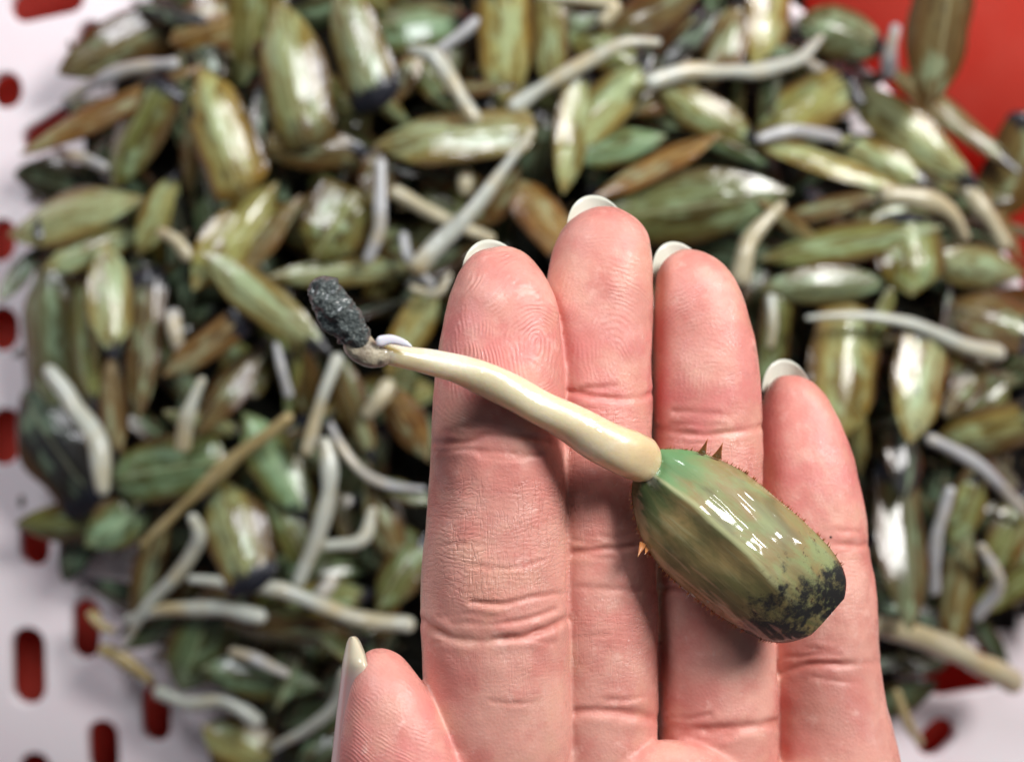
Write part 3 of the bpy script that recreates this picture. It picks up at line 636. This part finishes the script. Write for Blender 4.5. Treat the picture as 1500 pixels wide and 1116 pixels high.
def ellipsoid(c, r):
    base = len(hv); nr, ns = 24, 40
    for i in range(nr):
        ph = math.pi * (i + .02) / (nr - .96)
        for j in range(ns):
            t = 2 * math.pi * j / ns; hv.append((c[0] + r[0] * math.sin(ph) * math.cos(t), c[1] + r[1] * math.cos(ph), c[2] + r[2] * math.sin(ph) * math.sin(t)))
    hf.extend([tuple(base + q for q in fc) for fc in ringfaces(nr, ns)])
ellipsoid(P(985, 1215, HAND_Z - .15), (1.0, 1.06, .62))

m0 = mesh('hand', hv, hf)
import bmesh
bm = bmesh.new(); bm.from_mesh(m0); bmesh.ops.recalc_face_normals(bm, faces=bm.faces); bm.to_mesh(m0); bm.free()
tmp = obj('tmp_hand', m0); rm = tmp.modifiers.new('r', 'REMESH'); rm.mode = 'VOXEL'; rm.voxel_size = .027; rm.use_smooth_shade = True
dg = bpy.context.evaluated_depsgraph_get(); hm = bpy.data.meshes.new_from_object(tmp.evaluated_get(dg)); bpy.data.objects.remove(tmp)
nv = len(hm.vertices); co = np.empty(nv * 3); hm.vertices.foreach_get('co', co); co = co.reshape(-1, 3)
ed = np.empty(len(hm.edges) * 2, int); hm.edges.foreach_get('vertices', ed); ed = ed.reshape(-1, 2)
deg = np.bincount(ed.ravel(), minlength=nv).astype(float)[:, None]
def lap(c, f):
    s = np.zeros_like(c)
    for k in range(3): s[:, k] = np.bincount(ed[:, 0], c[ed[:, 1], k], nv) + np.bincount(ed[:, 1], c[ed[:, 0], k], nv)
    return c + f * (s / deg - c)
for _ in range(3): co = lap(co, .55); co = lap(co, -.50)
k0 = (CAM_Z - co[:, 2]) / 15 * (W15 / 1500); py0 = 558 - co[:, 1] / k0; wsm = np.clip((py0 - 1098) / 60, 0, 1)[:, None]
for _ in range(60): co = co + (lap(co, .8) - co) * wsm           # soften the webs and pads of the palm
hm.vertices.foreach_set('co', co.ravel()); hm.update()
no = np.empty(nv * 3); hm.vertices.foreach_get('normal', no) if hasattr(hm.vertices[0], 'normal') else None; no = no.reshape(-1, 3)
kk = (CAM_Z - co[:, 2]) / 15 * (W15 / 1500); PX = co[:, 0] / kk + 750; PY = 558 - co[:, 1] / kk
rho = []
names = list(FING)
for name in names:
    y, L, R, z = PROF[name]; li = np.interp(PY, y, L); ri = np.interp(PY, y, R); zi = np.interp(PY, y, z)
    a = np.maximum(4, (ri - li) / 2); u = (PX - (li + ri) / 2) / a; v = (co[:, 2] - zi) / (a * kk * FING[name]['d'])
    rr = u * u + v * v; rr[(PY < y[0] - 4) | (PY > y[-1])] = 99; rho.append(np.abs(rr - 1))
rho = np.array(rho); fid = rho.argmin(0); fid[rho.min(0) > .5] = 5
def vnoise(x, y, z, s, seed=0):
    return np.array([noise.noise(Vector((a * s + seed, b * s, c * s))) for a, b, c in zip(x, y, z)])
front = np.clip((no[:, 2] - .0) / .35, 0, 1); front = front * front * (3 - 2 * front)
vis = (PY < 1250)
n1 = np.zeros(nv); n2 = np.zeros(nv); iv = np.where(vis)[0]
n1[iv] = vnoise(co[iv, 0], co[iv, 1], co[iv, 2], 1.7); n2[iv] = vnoise(co[iv, 0], co[iv, 1], co[iv, 2], 5.5, 9)
disp = .022 * n1 + .006 * n2
# creases: finger, polyline px, depth cm, sigma px
CR = [('index', [(624, 650), (680, 648), (720, 636), (770, 640), (828, 652)], .030, 5), ('index', [(630, 662), (700, 660), (790, 668)], .012, 3.5),
 ('index', [(614, 908), (640, 925), (672, 935), (720, 937), (770, 932), (805, 920), (836, 904)], .048, 5), ('index', [(660, 912), (720, 914), (770, 908), (812, 894)], .020, 3.5),
 ('index', [(690, 883), (735, 886), (785, 874), (832, 868)], .024, 3.5), ('index', [(690, 829), (740, 833), (798, 822)], .012, 2.5), ('index', [(715, 1026), (750, 1031), (790, 1028)], .012, 2.5), ('index', [(640, 800), (700, 797), (760, 803)], .008, 2.5),
 ('middle', [(820, 570), (865, 580), (910, 584), (958, 577)], .040, 4.5), ('middle', [(850, 572), (900, 574)], .012, 3), ('middle', [(820, 812), (870, 806), (920, 800), (962, 794)], .034, 4.5),
 ('middle', [(826, 858), (890, 862), (962, 866)], .020, 4), ('middle', [(826, 1045), (880, 1040), (965, 1052)], .040, 7), ('middle', [(826, 935), (890, 930)], .008, 3),
 ('ring', [(955, 624), (1000, 634), (1050, 636), (1118, 624)], .040, 4.5), ('ring', [(985, 622), (1060, 624)], .012, 3), ('ring', [(955, 862), (1050, 868), (1130, 866)], .03, 5), ('ring', [(960, 1062), (1040, 1070), (1140, 1058)], .040, 7),
 ('little', [(1200, 790), (1240, 798), (1275, 797)], .034, 4.5), ('little', [(1130, 800), (1200, 790)], .02, 4), ('little', [(1140, 985), (1180, 974), (1230, 974), (1292, 967)], .040, 4.5), ('little', [(1150, 962), (1230, 960)], .014, 3),
 ('thumb', [(540, 1150), (640, 1140), (720, 1145)], .03, 5)]
rf = random.Random(11)
for name, pl, dep, sg in list(CR):
    if dep < .03: continue
    for q in range(5):
        off = rf.choice((-1, 1)) * rf.uniform(9, 26); x0, x1 = pl[0][0], pl[-1][0]; a = x0 + (x1 - x0) * rf.uniform(.05, .45); b = a + (x1 - x0) * rf.uniform(.25, .5); ym = np.mean([p[1] for p in pl])
        CR.append((name, [(a, ym + off + rf.uniform(-4, 4)), ((a + b) / 2, ym + off + rf.uniform(-3, 5)), (b, ym + off + rf.uniform(-4, 4))], rf.uniform(.006, .013), 3.2))
crease = np.zeros(nv)
for name, pl, dep, sg in CR:
    ids = np.where((fid == names.index(name)) & (np.abs(PY - np.mean([p[1] for p in pl])) < 70))[0]; x, y = PX[ids], PY[ids]
    best = np.full(len(ids), 1e9); pts = catmull([(p[0], p[1], 0) for p in pl], 30)
    for a, b in zip(pts[:-1], pts[1:]):
        dx, dy = b.x - a.x, b.y - a.y; t = np.clip(((x - a.x) * dx + (y - a.y) * dy) / (dx * dx + dy * dy + 1e-9), 0, 1)
        best = np.minimum(best, np.hypot(a.x + t * dx - x, a.y + t * dy - y - 3 * n1[ids] - 1.5 * n2[ids]))
    sg = sg * .72
    g = np.exp(-.5 * (best / sg) ** 2); lip = np.exp(-.5 * ((best - 3.2 * sg) / (1.6 * sg)) ** 2)
    fr = np.clip((no[ids, 2] + .05) / .6, 0, 1) * np.clip(.75 + 1.1 * n1[ids], .25, 1.2)
    disp[ids] += (-dep * g + .16 * dep * lip) * fr * (.9 + .7 * n2[ids]); crease[ids] = np.maximum(crease[ids], g * fr * min(1, dep / .035))
co2 = co + no * disp[:, None]
hm.vertices.foreach_set('co', co2.ravel()); hm.update()
# friction ridges: phase field per finger pad, red flush, wrinkle zones
phase = np.zeros(nv); ramt = np.zeros(nv); hat = np.zeros(nv); red = np.zeros(nv)
CORE = dict(index=(787, 500, 640), middle=(902, 520, 575), ring=(1040, 560, 625), little=(1175, 680, 790), thumb=(560, 1090, 1200))
LAM = 6.2
for name, (cx, cy, yb) in CORE.items():
    ids = np.where(fid == names.index(name))[0]; x, y = PX[ids], PY[ids]; y0 = FING[name]['y0']
    dx, dy = (x - cx) * 1.05, (y - cy)
    r = np.hypot(dx, dy * np.where(dy > 0, .42, .80)); low = np.clip((y - cy - 60) / 90, 0, 1)
    r = r * (1 - low) + (dy + 30 + .0009 * (x - cx) ** 2) * low
    if name == 'thumb': r = (y - cy) * .82 + (x - cx) * -.55 + .0012 * (x - 560) ** 2
    sec = np.sort(rho[:, ids], axis=0)[1] - rho[:, ids].min(0)
    phase[ids] = 2 * math.pi / LAM * (r + 5.5 * n1[ids] * 3 + 4.5 * n2[ids]) 
    ramt[ids] = np.clip((yb - 10 - y) / 40, 0, 1) * np.clip(.6 + 1.7 * n2[ids] + .8 * n1[ids], .08, 1.2) * dict(index=.36, middle=.17, ring=.10, little=.05, thumb=.22)[name] * np.clip(sec / .35, 0, 1)
    red[ids] = np.exp(-((y - (cy + 10)) / 95.0) ** 2) * .75
    red[ids] += .35 * np.exp(-((y - yb) / 14.0) ** 2)
for name, a, b in (('index', 690, 905), ('middle', 590, 800), ('ring', 640, 860), ('little', 800, 965), ('index', 940, 1060), ('middle', 870, 1040)):
    ids = np.where(fid == names.index(name))[0]; y = PY[ids]; h = np.clip((y - a) / 25, 0, 1) * np.clip((b - y) / 60, 0, 1); hat[ids] = np.maximum(hat[ids], h * (1 if b < 950 else .45))
hat *= .8 + .5 * n1
for nm, ar in (('ridge', phase), ('ridge_amt', ramt * front), ('wrinkle', hat * front), ('flush', np.clip(red, 0, 1)), ('crease', crease)):
    at = hm.attributes.new(nm, 'FLOAT', 'POINT'); at.data.foreach_set('value', ar.astype(np.float32))

def mat_skin():
    n = NT('skin'); p = n.obj(); x, y, z = n.sep(p)
    A = lambda k: n.attr(k).outputs['Fac']
    base = n.mix(n.ramp(n.noise(p, 1.0, 4, .6), .35, .7), (.67, .30, .245), (.75, .385, .31))
    blot = n.ramp(n.noise(p, 1.6, 5, .6), .42, .66)
    c = n.mix(n.math('MULTIPLY', blot, .65), base, (.62, .20, .17))
    c = n.mix(n.math('MULTIPLY', A('flush'), n.math('MULTIPLY', n.ramp(n.noise(p, 1.9, 4, .6), .36, .62), .95)), c, (.66, .20, .19))
    c = n.mix(n.math('MULTIPLY', A('crease'), .45), c, (.52, .12, .085))
    pal = n.ramp(n.noise(p, 3.6, 4, .6), .58, .75); c = n.mix(n.math('MULTIPLY', pal, .4), c, (.86, .55, .47))
    c = n.mix(n.math('MULTIPLY', n.ramp(n.noise(p, 1.1, 3, .6), .52, .68), .28), c, (.82, .48, .32))
    mot = n.noise(p, 16, 4, .7); c = n.mix(n.math('MULTIPLY', n.ramp(mot, .5, .75), .3), c, (.60, .22, .18))
    speck = n.ramp(n.voro(n.vmath('MULTIPLY', p, (1, 1, 0)), 1.1), .022, .014); c = n.mix(speck, c, (.03, .015, .012))
    ridge = n.math('MULTIPLY', n.math('SINE', A('ridge')), A('ridge_amt'))
    c = n.mix(n.math('MULTIPLY', n.math('SUBTRACT', .0, ridge), .14, clamp=True), c, (.60, .20, .17))
    # wrinkle net of the middle joints: cross lines and lengthwise lines
    warp = n.math('MULTIPLY', n.noise(p, 2.2, 2), 1.2)
    wy = n.math('SINE', n.math('MULTIPLY', n.math('ADD', y, n.math('MULTIPLY', warp, .28)), 100))
    lx = n.noise(n.comb(n.math('MULTIPLY', x, 7.5), n.math('MULTIPLY', y, .8), z), 1.6, 2, .5)
    lines = n.ramp(n.math('ABSOLUTE', n.math('SUBTRACT', lx, .5)), .03, .0)
    obl = n.noise(n.comb(n.math('MULTIPLY', n.math('ADD', x, n.math('MULTIPLY', y, .6)), 3), n.math('MULTIPLY', n.math('SUBTRACT', y, n.math('MULTIPLY', x, .25)), 9), z), 1.4, 2)
    lobl = n.ramp(n.math('ABSOLUTE', n.math('SUBTRACT', obl, .5)), .035, .0)
    net = n.math('MULTIPLY', n.math('SUBTRACT', n.math('MULTIPLY', wy, .5), n.math('ADD', n.math('MULTIPLY', lines, 2.4), n.math('MULTIPLY', lobl, 1.8))), n.math('MULTIPLY', A('wrinkle'), n.math('ADD', n.math('MULTIPLY', n.ramp(n.noise(p, 1.5, 3), .3, .6), .25), .22)))
    cells = n.voro(p, 26, 'F1'); pores = n.math('MULTIPLY', cells, .9)
    h = n.math('ADD', n.math('ADD', n.math('MULTIPLY', ridge, 1.0), net), n.math('ADD', n.math('MULTIPLY', n.noise(p, 22, 4, .7), .5), n.math('MULTIPLY', pores, .45)))
    nb = n.bump(h, .0055, .9)
    wet = n.ramp(n.noise(p, 2.2, 5, .7), .44, .56)
    gl = n.math('ADD', h, n.math('MULTIPLY', n.noise(p, 34, 3, .7), 2.2))
    n.set(col=c, rough=.50, normal=nb, coat=n.math('ADD', .12, n.math('MULTIPLY', wet, .88)), coatr=.15, coatn=n.bump(gl, .0065, 1.0), sss=.22, sssr=(1.0, .30, .18), ssss=.085, spec=.38)
    return n.m
hm.materials.clear(); hm.materials.append(mat_skin()); hm.polygons.foreach_set('use_smooth', [True] * len(hm.polygons)); hm.name = 'hand'
hand = obj('hand', hm); tag(hand, 'open palm up hand holding the sprouted seed across its fingers', 'hand')
print('hand verts', nv)

def mat_nail():
    n = NT('fingernail'); p = n.obj()
    c = n.mix(n.ramp(n.noise(p, 3, 3), .4, .7), (.74, .77, .66), (.80, .80, .70))
    n.set(col=c, rough=.35, coat=.5, coatr=.1, trans=.22, ior=1.4, normal=n.bump(n.noise(n.vmath('MULTIPLY', p, (30, 1, 30)), 1, 2), .01, .3)); return n.m
M_NAIL = mat_nail()
def nail(xl, xr, xpeak, ytop, ybase, zc, drop, name='fingernail'):
    """curved plate on the far side of a fingertip, free edge standing past the flesh"""
    nu, nvv = 25, 16; top = []; cx = (xl + xr) / 2; hw = (xr - xl) / 2
    for i in range(nvv):
        v = i / (nvv - 1)
        for j in range(nu):
            u = -1 + 2 * j / (nu - 1); ang = u * 1.25
            x = cx + hw * math.sin(ang) / math.sin(1.25) * (.86 + .14 * v) + (xpeak - cx) * v * (1 - u * u)
            yy = ybase + (ytop - ybase) * (v ** .8) * (1 - (.06 + .42 * v * v) * u * u)
            z = HAND_Z + zc - drop * (math.cos(ang) - math.cos(1.25)) / (1 - math.cos(1.25)) - .10 * (1 - v)
            top.append(P(x, yy, z))
    t = Vector((0, 0, -.022)); V = top + [q + t for q in top]; N = nu * nvv; F = []
    for i in range(nvv - 1):
        for j in range(nu - 1):
            a = i * nu + j; F.append((a, a + 1, a + nu + 1, a + nu)); F.append((a + N, a + nu + N, a + nu + 1 + N, a + 1 + N))
    bd = [j for j in range(nu)] + [i * nu + nu - 1 for i in range(1, nvv)] + [(nvv - 1) * nu + j for j in range(nu - 2, -1, -1)] + [i * nu for i in range(nvv - 2, 0, -1)]
    for a, b in zip(bd, bd[1:] + bd[:1]): F.append((b, a, a + N, b + N))
    return obj(name, mesh(name, V, F, M_NAIL), hand)
nail(676, 776, 716, 351, 470, -.10, .32)
nail(830, 926, 868, 286, 400, -.72, .30)
nail(956, 1044, 986, 354, 470, -1.0, .30)
nail(1116, 1192, 1148, 526, 630, -1.55, .28)
# thumbnail seen from its side
def thumbnail():
    ys = np.r_[932, 933, 934.5, 937, 940, np.linspace(945, 1135, 24)]; nu = 14; top = []
    outer = np.interp(ys, [932, 934.5, 940, 948, 965, 1000, 1050, 1116, 1140], [513.5, 510.5, 508, 506, 502, 498, 492, 485, 483])
    inner = np.interp(ys, [932, 934.5, 940, 948, 958, 975, 1000, 1020, 1060, 1116, 1140], [514.5, 518, 521.5, 525, 529, 532, 535, 532, 522, 511, 507])
    for i, y in enumerate(ys):
        for j in range(nu):
            u = j / (nu - 1); s = math.sin(u * math.pi / 2); c = math.cos(u * math.pi / 2)
            x = outer[i] + (inner[i] - outer[i]) * (1 - c); z = HAND_Z + .12 + .42 * s * min(1, .25 + (y - 933) / 50)
            top.append(P(x, y, z))
    t = Vector((.05, 0, -.02)); V = top + [q + t for q in top]; N = len(top); F = []
    for i in range(len(ys) - 1):
        for j in range(nu - 1):
            a = i * nu + j; F.append((a, a + nu, a + nu + 1, a + 1)); F.append((a + N, a + 1 + N, a + nu + 1 + N, a + nu + N))
    nvv = len(ys); bd = [j for j in range(nu)] + [i * nu + nu - 1 for i in range(1, nvv)] + [(nvv - 1) * nu + j for j in range(nu - 2, -1, -1)] + [i * nu for i in range(nvv - 2, 0, -1)]
    for a, b in zip(bd, bd[1:] + bd[:1]): F.append((a, b, b + N, a + N))
    n = NT('thumbnail'); y = n.sep(n.obj())[1]
    edge = P(0, 968, HAND_Z + .3).y
    f = n.ramp(n.math('ADD', y, n.math('MULTIPLY', n.noise(n.obj(), 3, 2), .1)), edge - .18, edge + .12)
    n.set(col=n.mix(f, (.62, .40, .38), (.66, .60, .44)), rough=.28, coat=.5, coatr=.1, sss=.4, sssr=(.4, .2, .15), ssss=.1)
    o = obj('fingernail', mesh('fingernail', V, F, n.m), hand); o['label'] = 'long thumbnail seen from its edge'
thumbnail()

# ------------------------------------------------------------------ the held sprouted seed
HR = P(1085, 800, HAND_Z + .25)
held = empty('sprouted_seed', HR); tag(held, 'large green sprouted seed lying across the open fingers of the hand', 'sprouted seed')
def held_seed():
    A = np.array([932., 668.]); B = np.array([1203., 912.]); ax = (B - A); Ln = np.hypot(*ax); ax /= Ln; nx = np.array([ax[1], -ax[0]])   # nx: towards upper right
    up_edge = [(940, 664), (950, 660), (975, 657), (1010, 658), (1045, 668), (1090, 690), (1130, 722), (1180, 765), (1215, 800), (1234, 828), (1241, 852), (1235, 885), (1220, 905), (1206, 918)]
    lo_edge = [(934, 682), (927, 700), (924, 720), (927, 745), (935, 777), (950, 810), (975, 840), (1010, 870), (1050, 900), (1090, 925), (1120, 939), (1150, 943), (1185, 932), (1200, 922)]
    T = lambda pts: (np.array([(np.array(p) - A) @ ax for p in pts]), np.array([(np.array(p) - A) @ nx for p in pts]))
    tu, wu = T(up_edge); tl, wl = T(lo_edge)
    n = 110; s = 0.5 - 0.5 * np.cos(np.linspace(0, math.pi, n)); s = .8 * s + .2 * np.linspace(0, 1, n); t = s * (Ln + 2)
    ou = np.argsort(tu); ol = np.argsort(tl)
    U = np.interp(t, np.r_[-1, tu[ou], Ln + 2], np.r_[2, wu[ou], 0]); Lo = np.interp(t, np.r_[-1, tl[ol], Ln + 2], np.r_[-2, wl[ol], 0])
    U = gsm(U, 3); Lo = gsm(Lo, 3); U[0] = Lo[0] = 0; U[-1] = Lo[-1] = 0
    keel = np.interp(s, [0, .1, .3, .6, .85, 1], [-6, -4, 4, 4, -6, -2])
    ns = 96; V = []; tt = []; uu = []
    zc = HAND_Z + .28; k = K(zc + .2)
    for i in range(n):
        hgt = .50 * (math.sin(min(1, s[i] / .55) * math.pi / 2) ** .75) * (1 - max(0, (s[i] - .62) / .38) ** 2.4 * .92)
        low = .38 * (math.sin(math.pi * min(.999, max(.001, s[i]))) ** .6)
        kk_ = keel[i]; wmin = max(.5, min(U[i] - kk_, kk_ - Lo[i]))
        for j in range(ns):
            a = 2 * math.pi * j / ns; ca, sa = math.cos(a), math.sin(a)
            off = kk_ + (U[i] - kk_) * ca if ca > 0 else kk_ + (kk_ - Lo[i]) * ca
            rf = .36 * (1 - .6 * s[i]); prof = ((1 - rf) * abs(sa) ** 1.1 + rf * (1 - abs(ca)) ** .95)
            z = zc + (hgt if sa > 0 else -low) * prof * (1 if sa > 0 else 1)
            if sa > 0:
                z += hgt * (.04 * math.exp(-(ca / .10) ** 2) * (1.3 - s[i]) - .05 * math.exp(-((abs(ca) - .30) / .16) ** 2)) * min(1, s[i] / .1) * (1 - s[i] ** 3)
                z += .018 * noise.noise(Vector((s[i] * 7, ca * 2.2, 1))) + .003 * noise.noise(Vector((s[i] * 6, ca * 10, 4)))
            p = A + ax * t[i] + nx * off
            V.append(P(p[0], p[1], z) - HR); tt.append(s[i]); uu.append(ca if sa > -.2 else ca)
    m = mesh('seed_coat', V, ringfaces(n, ns))
    for nm, ar in (('along', tt), ('across', uu)):
        at = m.attributes.new(nm, 'FLOAT', 'POINT'); at.data.foreach_set('value', ar)
    q = NT('held_seed_coat'); t_ = q.attr('along').outputs['Fac']; u_ = q.attr('across').outputs['Fac']; p = q.obj()
    cv = q.comb(q.math('MULTIPLY', t_, 3.2), q.math('MULTIPLY', u_, 1.7), 0); px_, py_, pz_ = q.sep(p); w_ = q.math('ADD', q.math('MULTIPLY', px_, .669), q.math('MULTIPLY', py_, .743)); sv = q.comb(q.math('MULTIPLY', t_, 3), q.math('MULTIPLY', w_, 9), 1)
    fine = q.noise(sv, 1.6, 6, .65, .6); big = q.noise(cv, 1.6, 4, .6, .4)
    lit = (.25, .285, .115); c = q.mix(q.ramp(u_, -.16, .10), (.13, .115, .035), lit)  # lit upper face and shaded lower face painted either side of the keel
    c = q.mix(q.ramp(q.math('ADD', big, q.math('MULTIPLY', fine, .3)), .52, .78), c, (.27, .19, .07))
    c = q.mix(q.math('MULTIPLY', q.ramp(fine, .45, .72), .35), c, (.26, .30, .17))
    c = q.mix(q.math('MULTIPLY', q.ramp(q.noise(cv, 1.2, 3, .45, .8), .42, .68), .6), c, (.10, .085, .03))
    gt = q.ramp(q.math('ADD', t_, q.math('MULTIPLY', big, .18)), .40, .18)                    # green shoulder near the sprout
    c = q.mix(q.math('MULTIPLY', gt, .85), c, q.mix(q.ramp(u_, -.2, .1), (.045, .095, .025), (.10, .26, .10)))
    kl = q.math('MULTIPLY', q.ramp(q.math('ABSOLUTE', q.math('ADD', u_, q.math('MULTIPLY', q.math('SUBTRACT', fine, .5), .10))), .085, .0), q.ramp(t_, .98, .55))
    c = q.mix(q.math('MULTIPLY', kl, .8), c, (.48, .50, .26))
    wt = q.math('MULTIPLY', q.ramp(q.math('ABSOLUTE', q.math('ADD', u_, .14)), .22, .08), q.ramp(t_, .17, .06)); c = q.mix(wt, c, q.mix(q.ramp(q.noise(p, 16, 4), .5, .62), (.52, .55, .45), (.10, .09, .06)))
    bl = q.ramp(q.math('ADD', q.math('MULTIPLY', t_, .85), q.math('ADD', q.math('MULTIPLY', q.noise(p, 4.2, 6, .75), .62), q.math('MULTIPLY', u_, -.05))), 0.94, 1.07)
    bl = q.math('MULTIPLY', bl, q.math('MAXIMUM', q.ramp(q.noise(p, 2.3, 4, .6), .44, .54), 0.12))
    c = q.mix(bl, c, (.010, .009, .008))
    sp = q.math('MULTIPLY', q.ramp(q.noise(p, 13, 5, .7), .60, .68), q.ramp(t_, .62, .8)); c = q.mix(sp, c, (.05, .028, .012))
    h = q.math('ADD', fine, q.math('MULTIPLY', q.noise(p, 7, 3), .6)); ch = q.math('ADD', q.math('MULTIPLY', q.noise(q.comb(q.math('MULTIPLY', t_, 2.2), q.math('MULTIPLY', w_, 5), 1), 1.6, 1, .4, .3), .8), q.math('MULTIPLY', q.noise(p, 2.4, 1), 1.0))
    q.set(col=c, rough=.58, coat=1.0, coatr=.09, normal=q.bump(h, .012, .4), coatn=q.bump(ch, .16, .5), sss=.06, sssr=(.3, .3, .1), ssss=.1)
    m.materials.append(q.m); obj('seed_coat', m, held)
    return A, ax, nx, Ln, (tu[ou], wu[ou]), (tl[ol], wl[ol])
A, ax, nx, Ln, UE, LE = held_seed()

def held_sprout():
    pts = [(540, 514), (575, 519), (610, 526), (655, 538), (700, 551), (745, 570), (795, 599), (840, 623), (885, 647), (915, 662), (940, 674), (962, 684)]
    ws = [14, 15, 17, 21, 25, 26, 26.5, 28.5, 32, 34.5, 32, 20]
    zz = [1.35, 1.30, 1.22, 1.10, .98, .90, .82, .76, .70, .60, .46, .32]
    Q = [P(x, y, HAND_Z + z) - HR for (x, y), z in zip(pts, zz)]
    V, F = tube(Q, [a * K(HAND_Z + z) for a, z in zip(ws, zz)], 110, 48, .95, wob=.2, seed=3)
    m = mesh('sprout', V, F)
    q = NT('held_sprout'); p = q.obj(); x, y, z = q.sep(p)
    xe = HR.x
    f = q.ramp(q.math('ADD', x, q.math('MULTIPLY', q.noise(p, 1.2, 2), .8)), -2.2, .2)
    c = q.mix(f, (.70, .65, .46), (.72, .52, .28)); c = q.mix(q.ramp(q.noise(p, 1.5, 4, .6), .46, .68), c, (.78, .72, .58))
    c = q.mix(q.math('MULTIPLY', q.ramp(q.math('ABSOLUTE', q.math('SUBTRACT', q.noise(q.vmath('MULTIPLY', p, (1.5, 6, 1)), 2.2, 5, .75), .5)), .008, .0), .35), c, (.34, .20, .10))
    q.set(col=c, rough=.33, coat=.8, coatr=.10, sss=.9, sssr=(1, .72, .35), ssss=.3, normal=q.bump(q.noise(p, 9, 4, .6), .02, .3), coatn=q.bump(q.noise(p, 4, 3), .09, .5))
    m.materials.append(q.m); obj('sprout', m, held)
    # root collar
    q = NT('root_collar'); p = q.obj(); q.set(col=q.mix(q.ramp(q.noise(p, 6, 4), .4, .65), (.50, .44, .32), (.28, .23, .17)), rough=.3, coat=.9, coatr=.08, sss=.3, sssr=(.5, .4, .3), ssss=.12, normal=q.bump(q.noise(p, 10, 4), .06, .7))
    zb = HAND_Z + 1.36
    V, F = tube([P(x, y, zb) - HR for x, y in ((512, 490), (530, 510), (548, 519), (574, 520))], [r * K(zb) for r in (19, 20, 18, 12)], 40, 28, .9, wob=.5, seed=8)
    obj('root_collar', mesh('root_collar', V, F, q.m), held)
    V, F = tube([P(x, y, zb + .1) - HR for x, y in ((551, 503), (572, 498), (590, 502), (603, 508))], [r * K(zb) for r in (9, 7, 5, 1.5)], 24, 16, .5, wob=.4, seed=5)
    q2 = NT('sheath'); q2.set(col=(.74, .73, .80), rough=.25, coat=1.0, coatr=.06, sss=.3, ssss=.1)
    obj('root_sheath', mesh('root_sheath', V, F, q2.m), held)
    # mud clump on the root tip
    zb = HAND_Z + 1.42; ax_ = [(462, 408), (479, 436), (497, 463), (515, 485), (534, 508)]
    V, F = tube([P(x, y, zb) - HR for x, y in ax_], [r * K(zb) for r in (24, 31, 29, 29, 20)], 90, 72, .85)
    V2 = []
    for v in V:
        c = Vector(v); ctr = min((P(x, y, zb) - HR for x, y in catmull_px(ax_)), key=lambda q: (q - c).length_squared); d = c - ctr
        f = .30 * noise.noise(c * 2.3) + .16 * noise.fractal(c * 4.2, 1.0, 2.0, 5) + .10 * noise.noise(c * 11) + .06 * abs(noise.noise(c * 22))
        V2.append(ctr + d * (1 + f * 1.6))
    o = obj('mud_clump', mesh('mud_clump', V2, F, M_CLAY), held); o['label'] = 'dark grey wet mud caked on the root tip'
def catmull_px(p): return [(q.x, q.y) for q in catmull([(a, b, 0) for a, b in p], 14)]
held_sprout()

# barbs and bristles on the seam of the held seed
qm = NT('barb'); qm.set(col=(.42, .17, .06), rough=.4, coat=.4, sss=.3, ssss=.05)
def barb(bx, by, tx, ty, wpx, z0=.35, z1=.5):
    a, b = P(bx, by, HAND_Z + z0), P(tx, ty, HAND_Z + z1); r = wpx * K(HAND_Z) / 2; d = (b - a).normalized(); s = d.cross(Vector((0, 0, 1))).normalized(); u = s.cross(d); n = 8; V = []
    for k, (t, rr) in enumerate(((0, 1), (.35, .62), (.7, .25), (1, .03))):
        for j in range(n):
            an = 2 * math.pi * j / n; V.append(a.lerp(b, t) + (s * math.cos(an) + u * .35 * math.sin(an)) * r * rr - HR)
    return V, ringfaces(4, n)
for b in ((1028, 664, 1037, 642, 12), (1050, 670, 1059, 648, 14), (942, 796, 934, 816, 12), (948, 803, 945, 812, 8)):
    V, F = barb(*b); obj('barb', mesh('barb', V, F, qm.m), held)
V = []; F = []
r2 = random.Random(3)
for e, sgn in ((UE, 1), (LE, -1)):
    for i in range(110):
        t = r2.uniform(.04, .93) * Ln; wv = np.interp(t, *e)
        if abs(t / Ln - .33) > .36: 
            if r2.random() < .2: continue
        p = A + ax * t + nx * (wv - sgn * 2); ln = r2.uniform(4, 8.5); q = p + nx * sgn * ln - ax * r2.uniform(-2, 3)
        v, f = barb(p[0], p[1], q[0], q[1], 1.9, .28, .34); base = len(V); V += v; F += [tuple(base + k for k in g) for g in f]
br = obj('bristles', mesh('bristles', V, F, qm.m), held); br['kind'] = 'stuff'
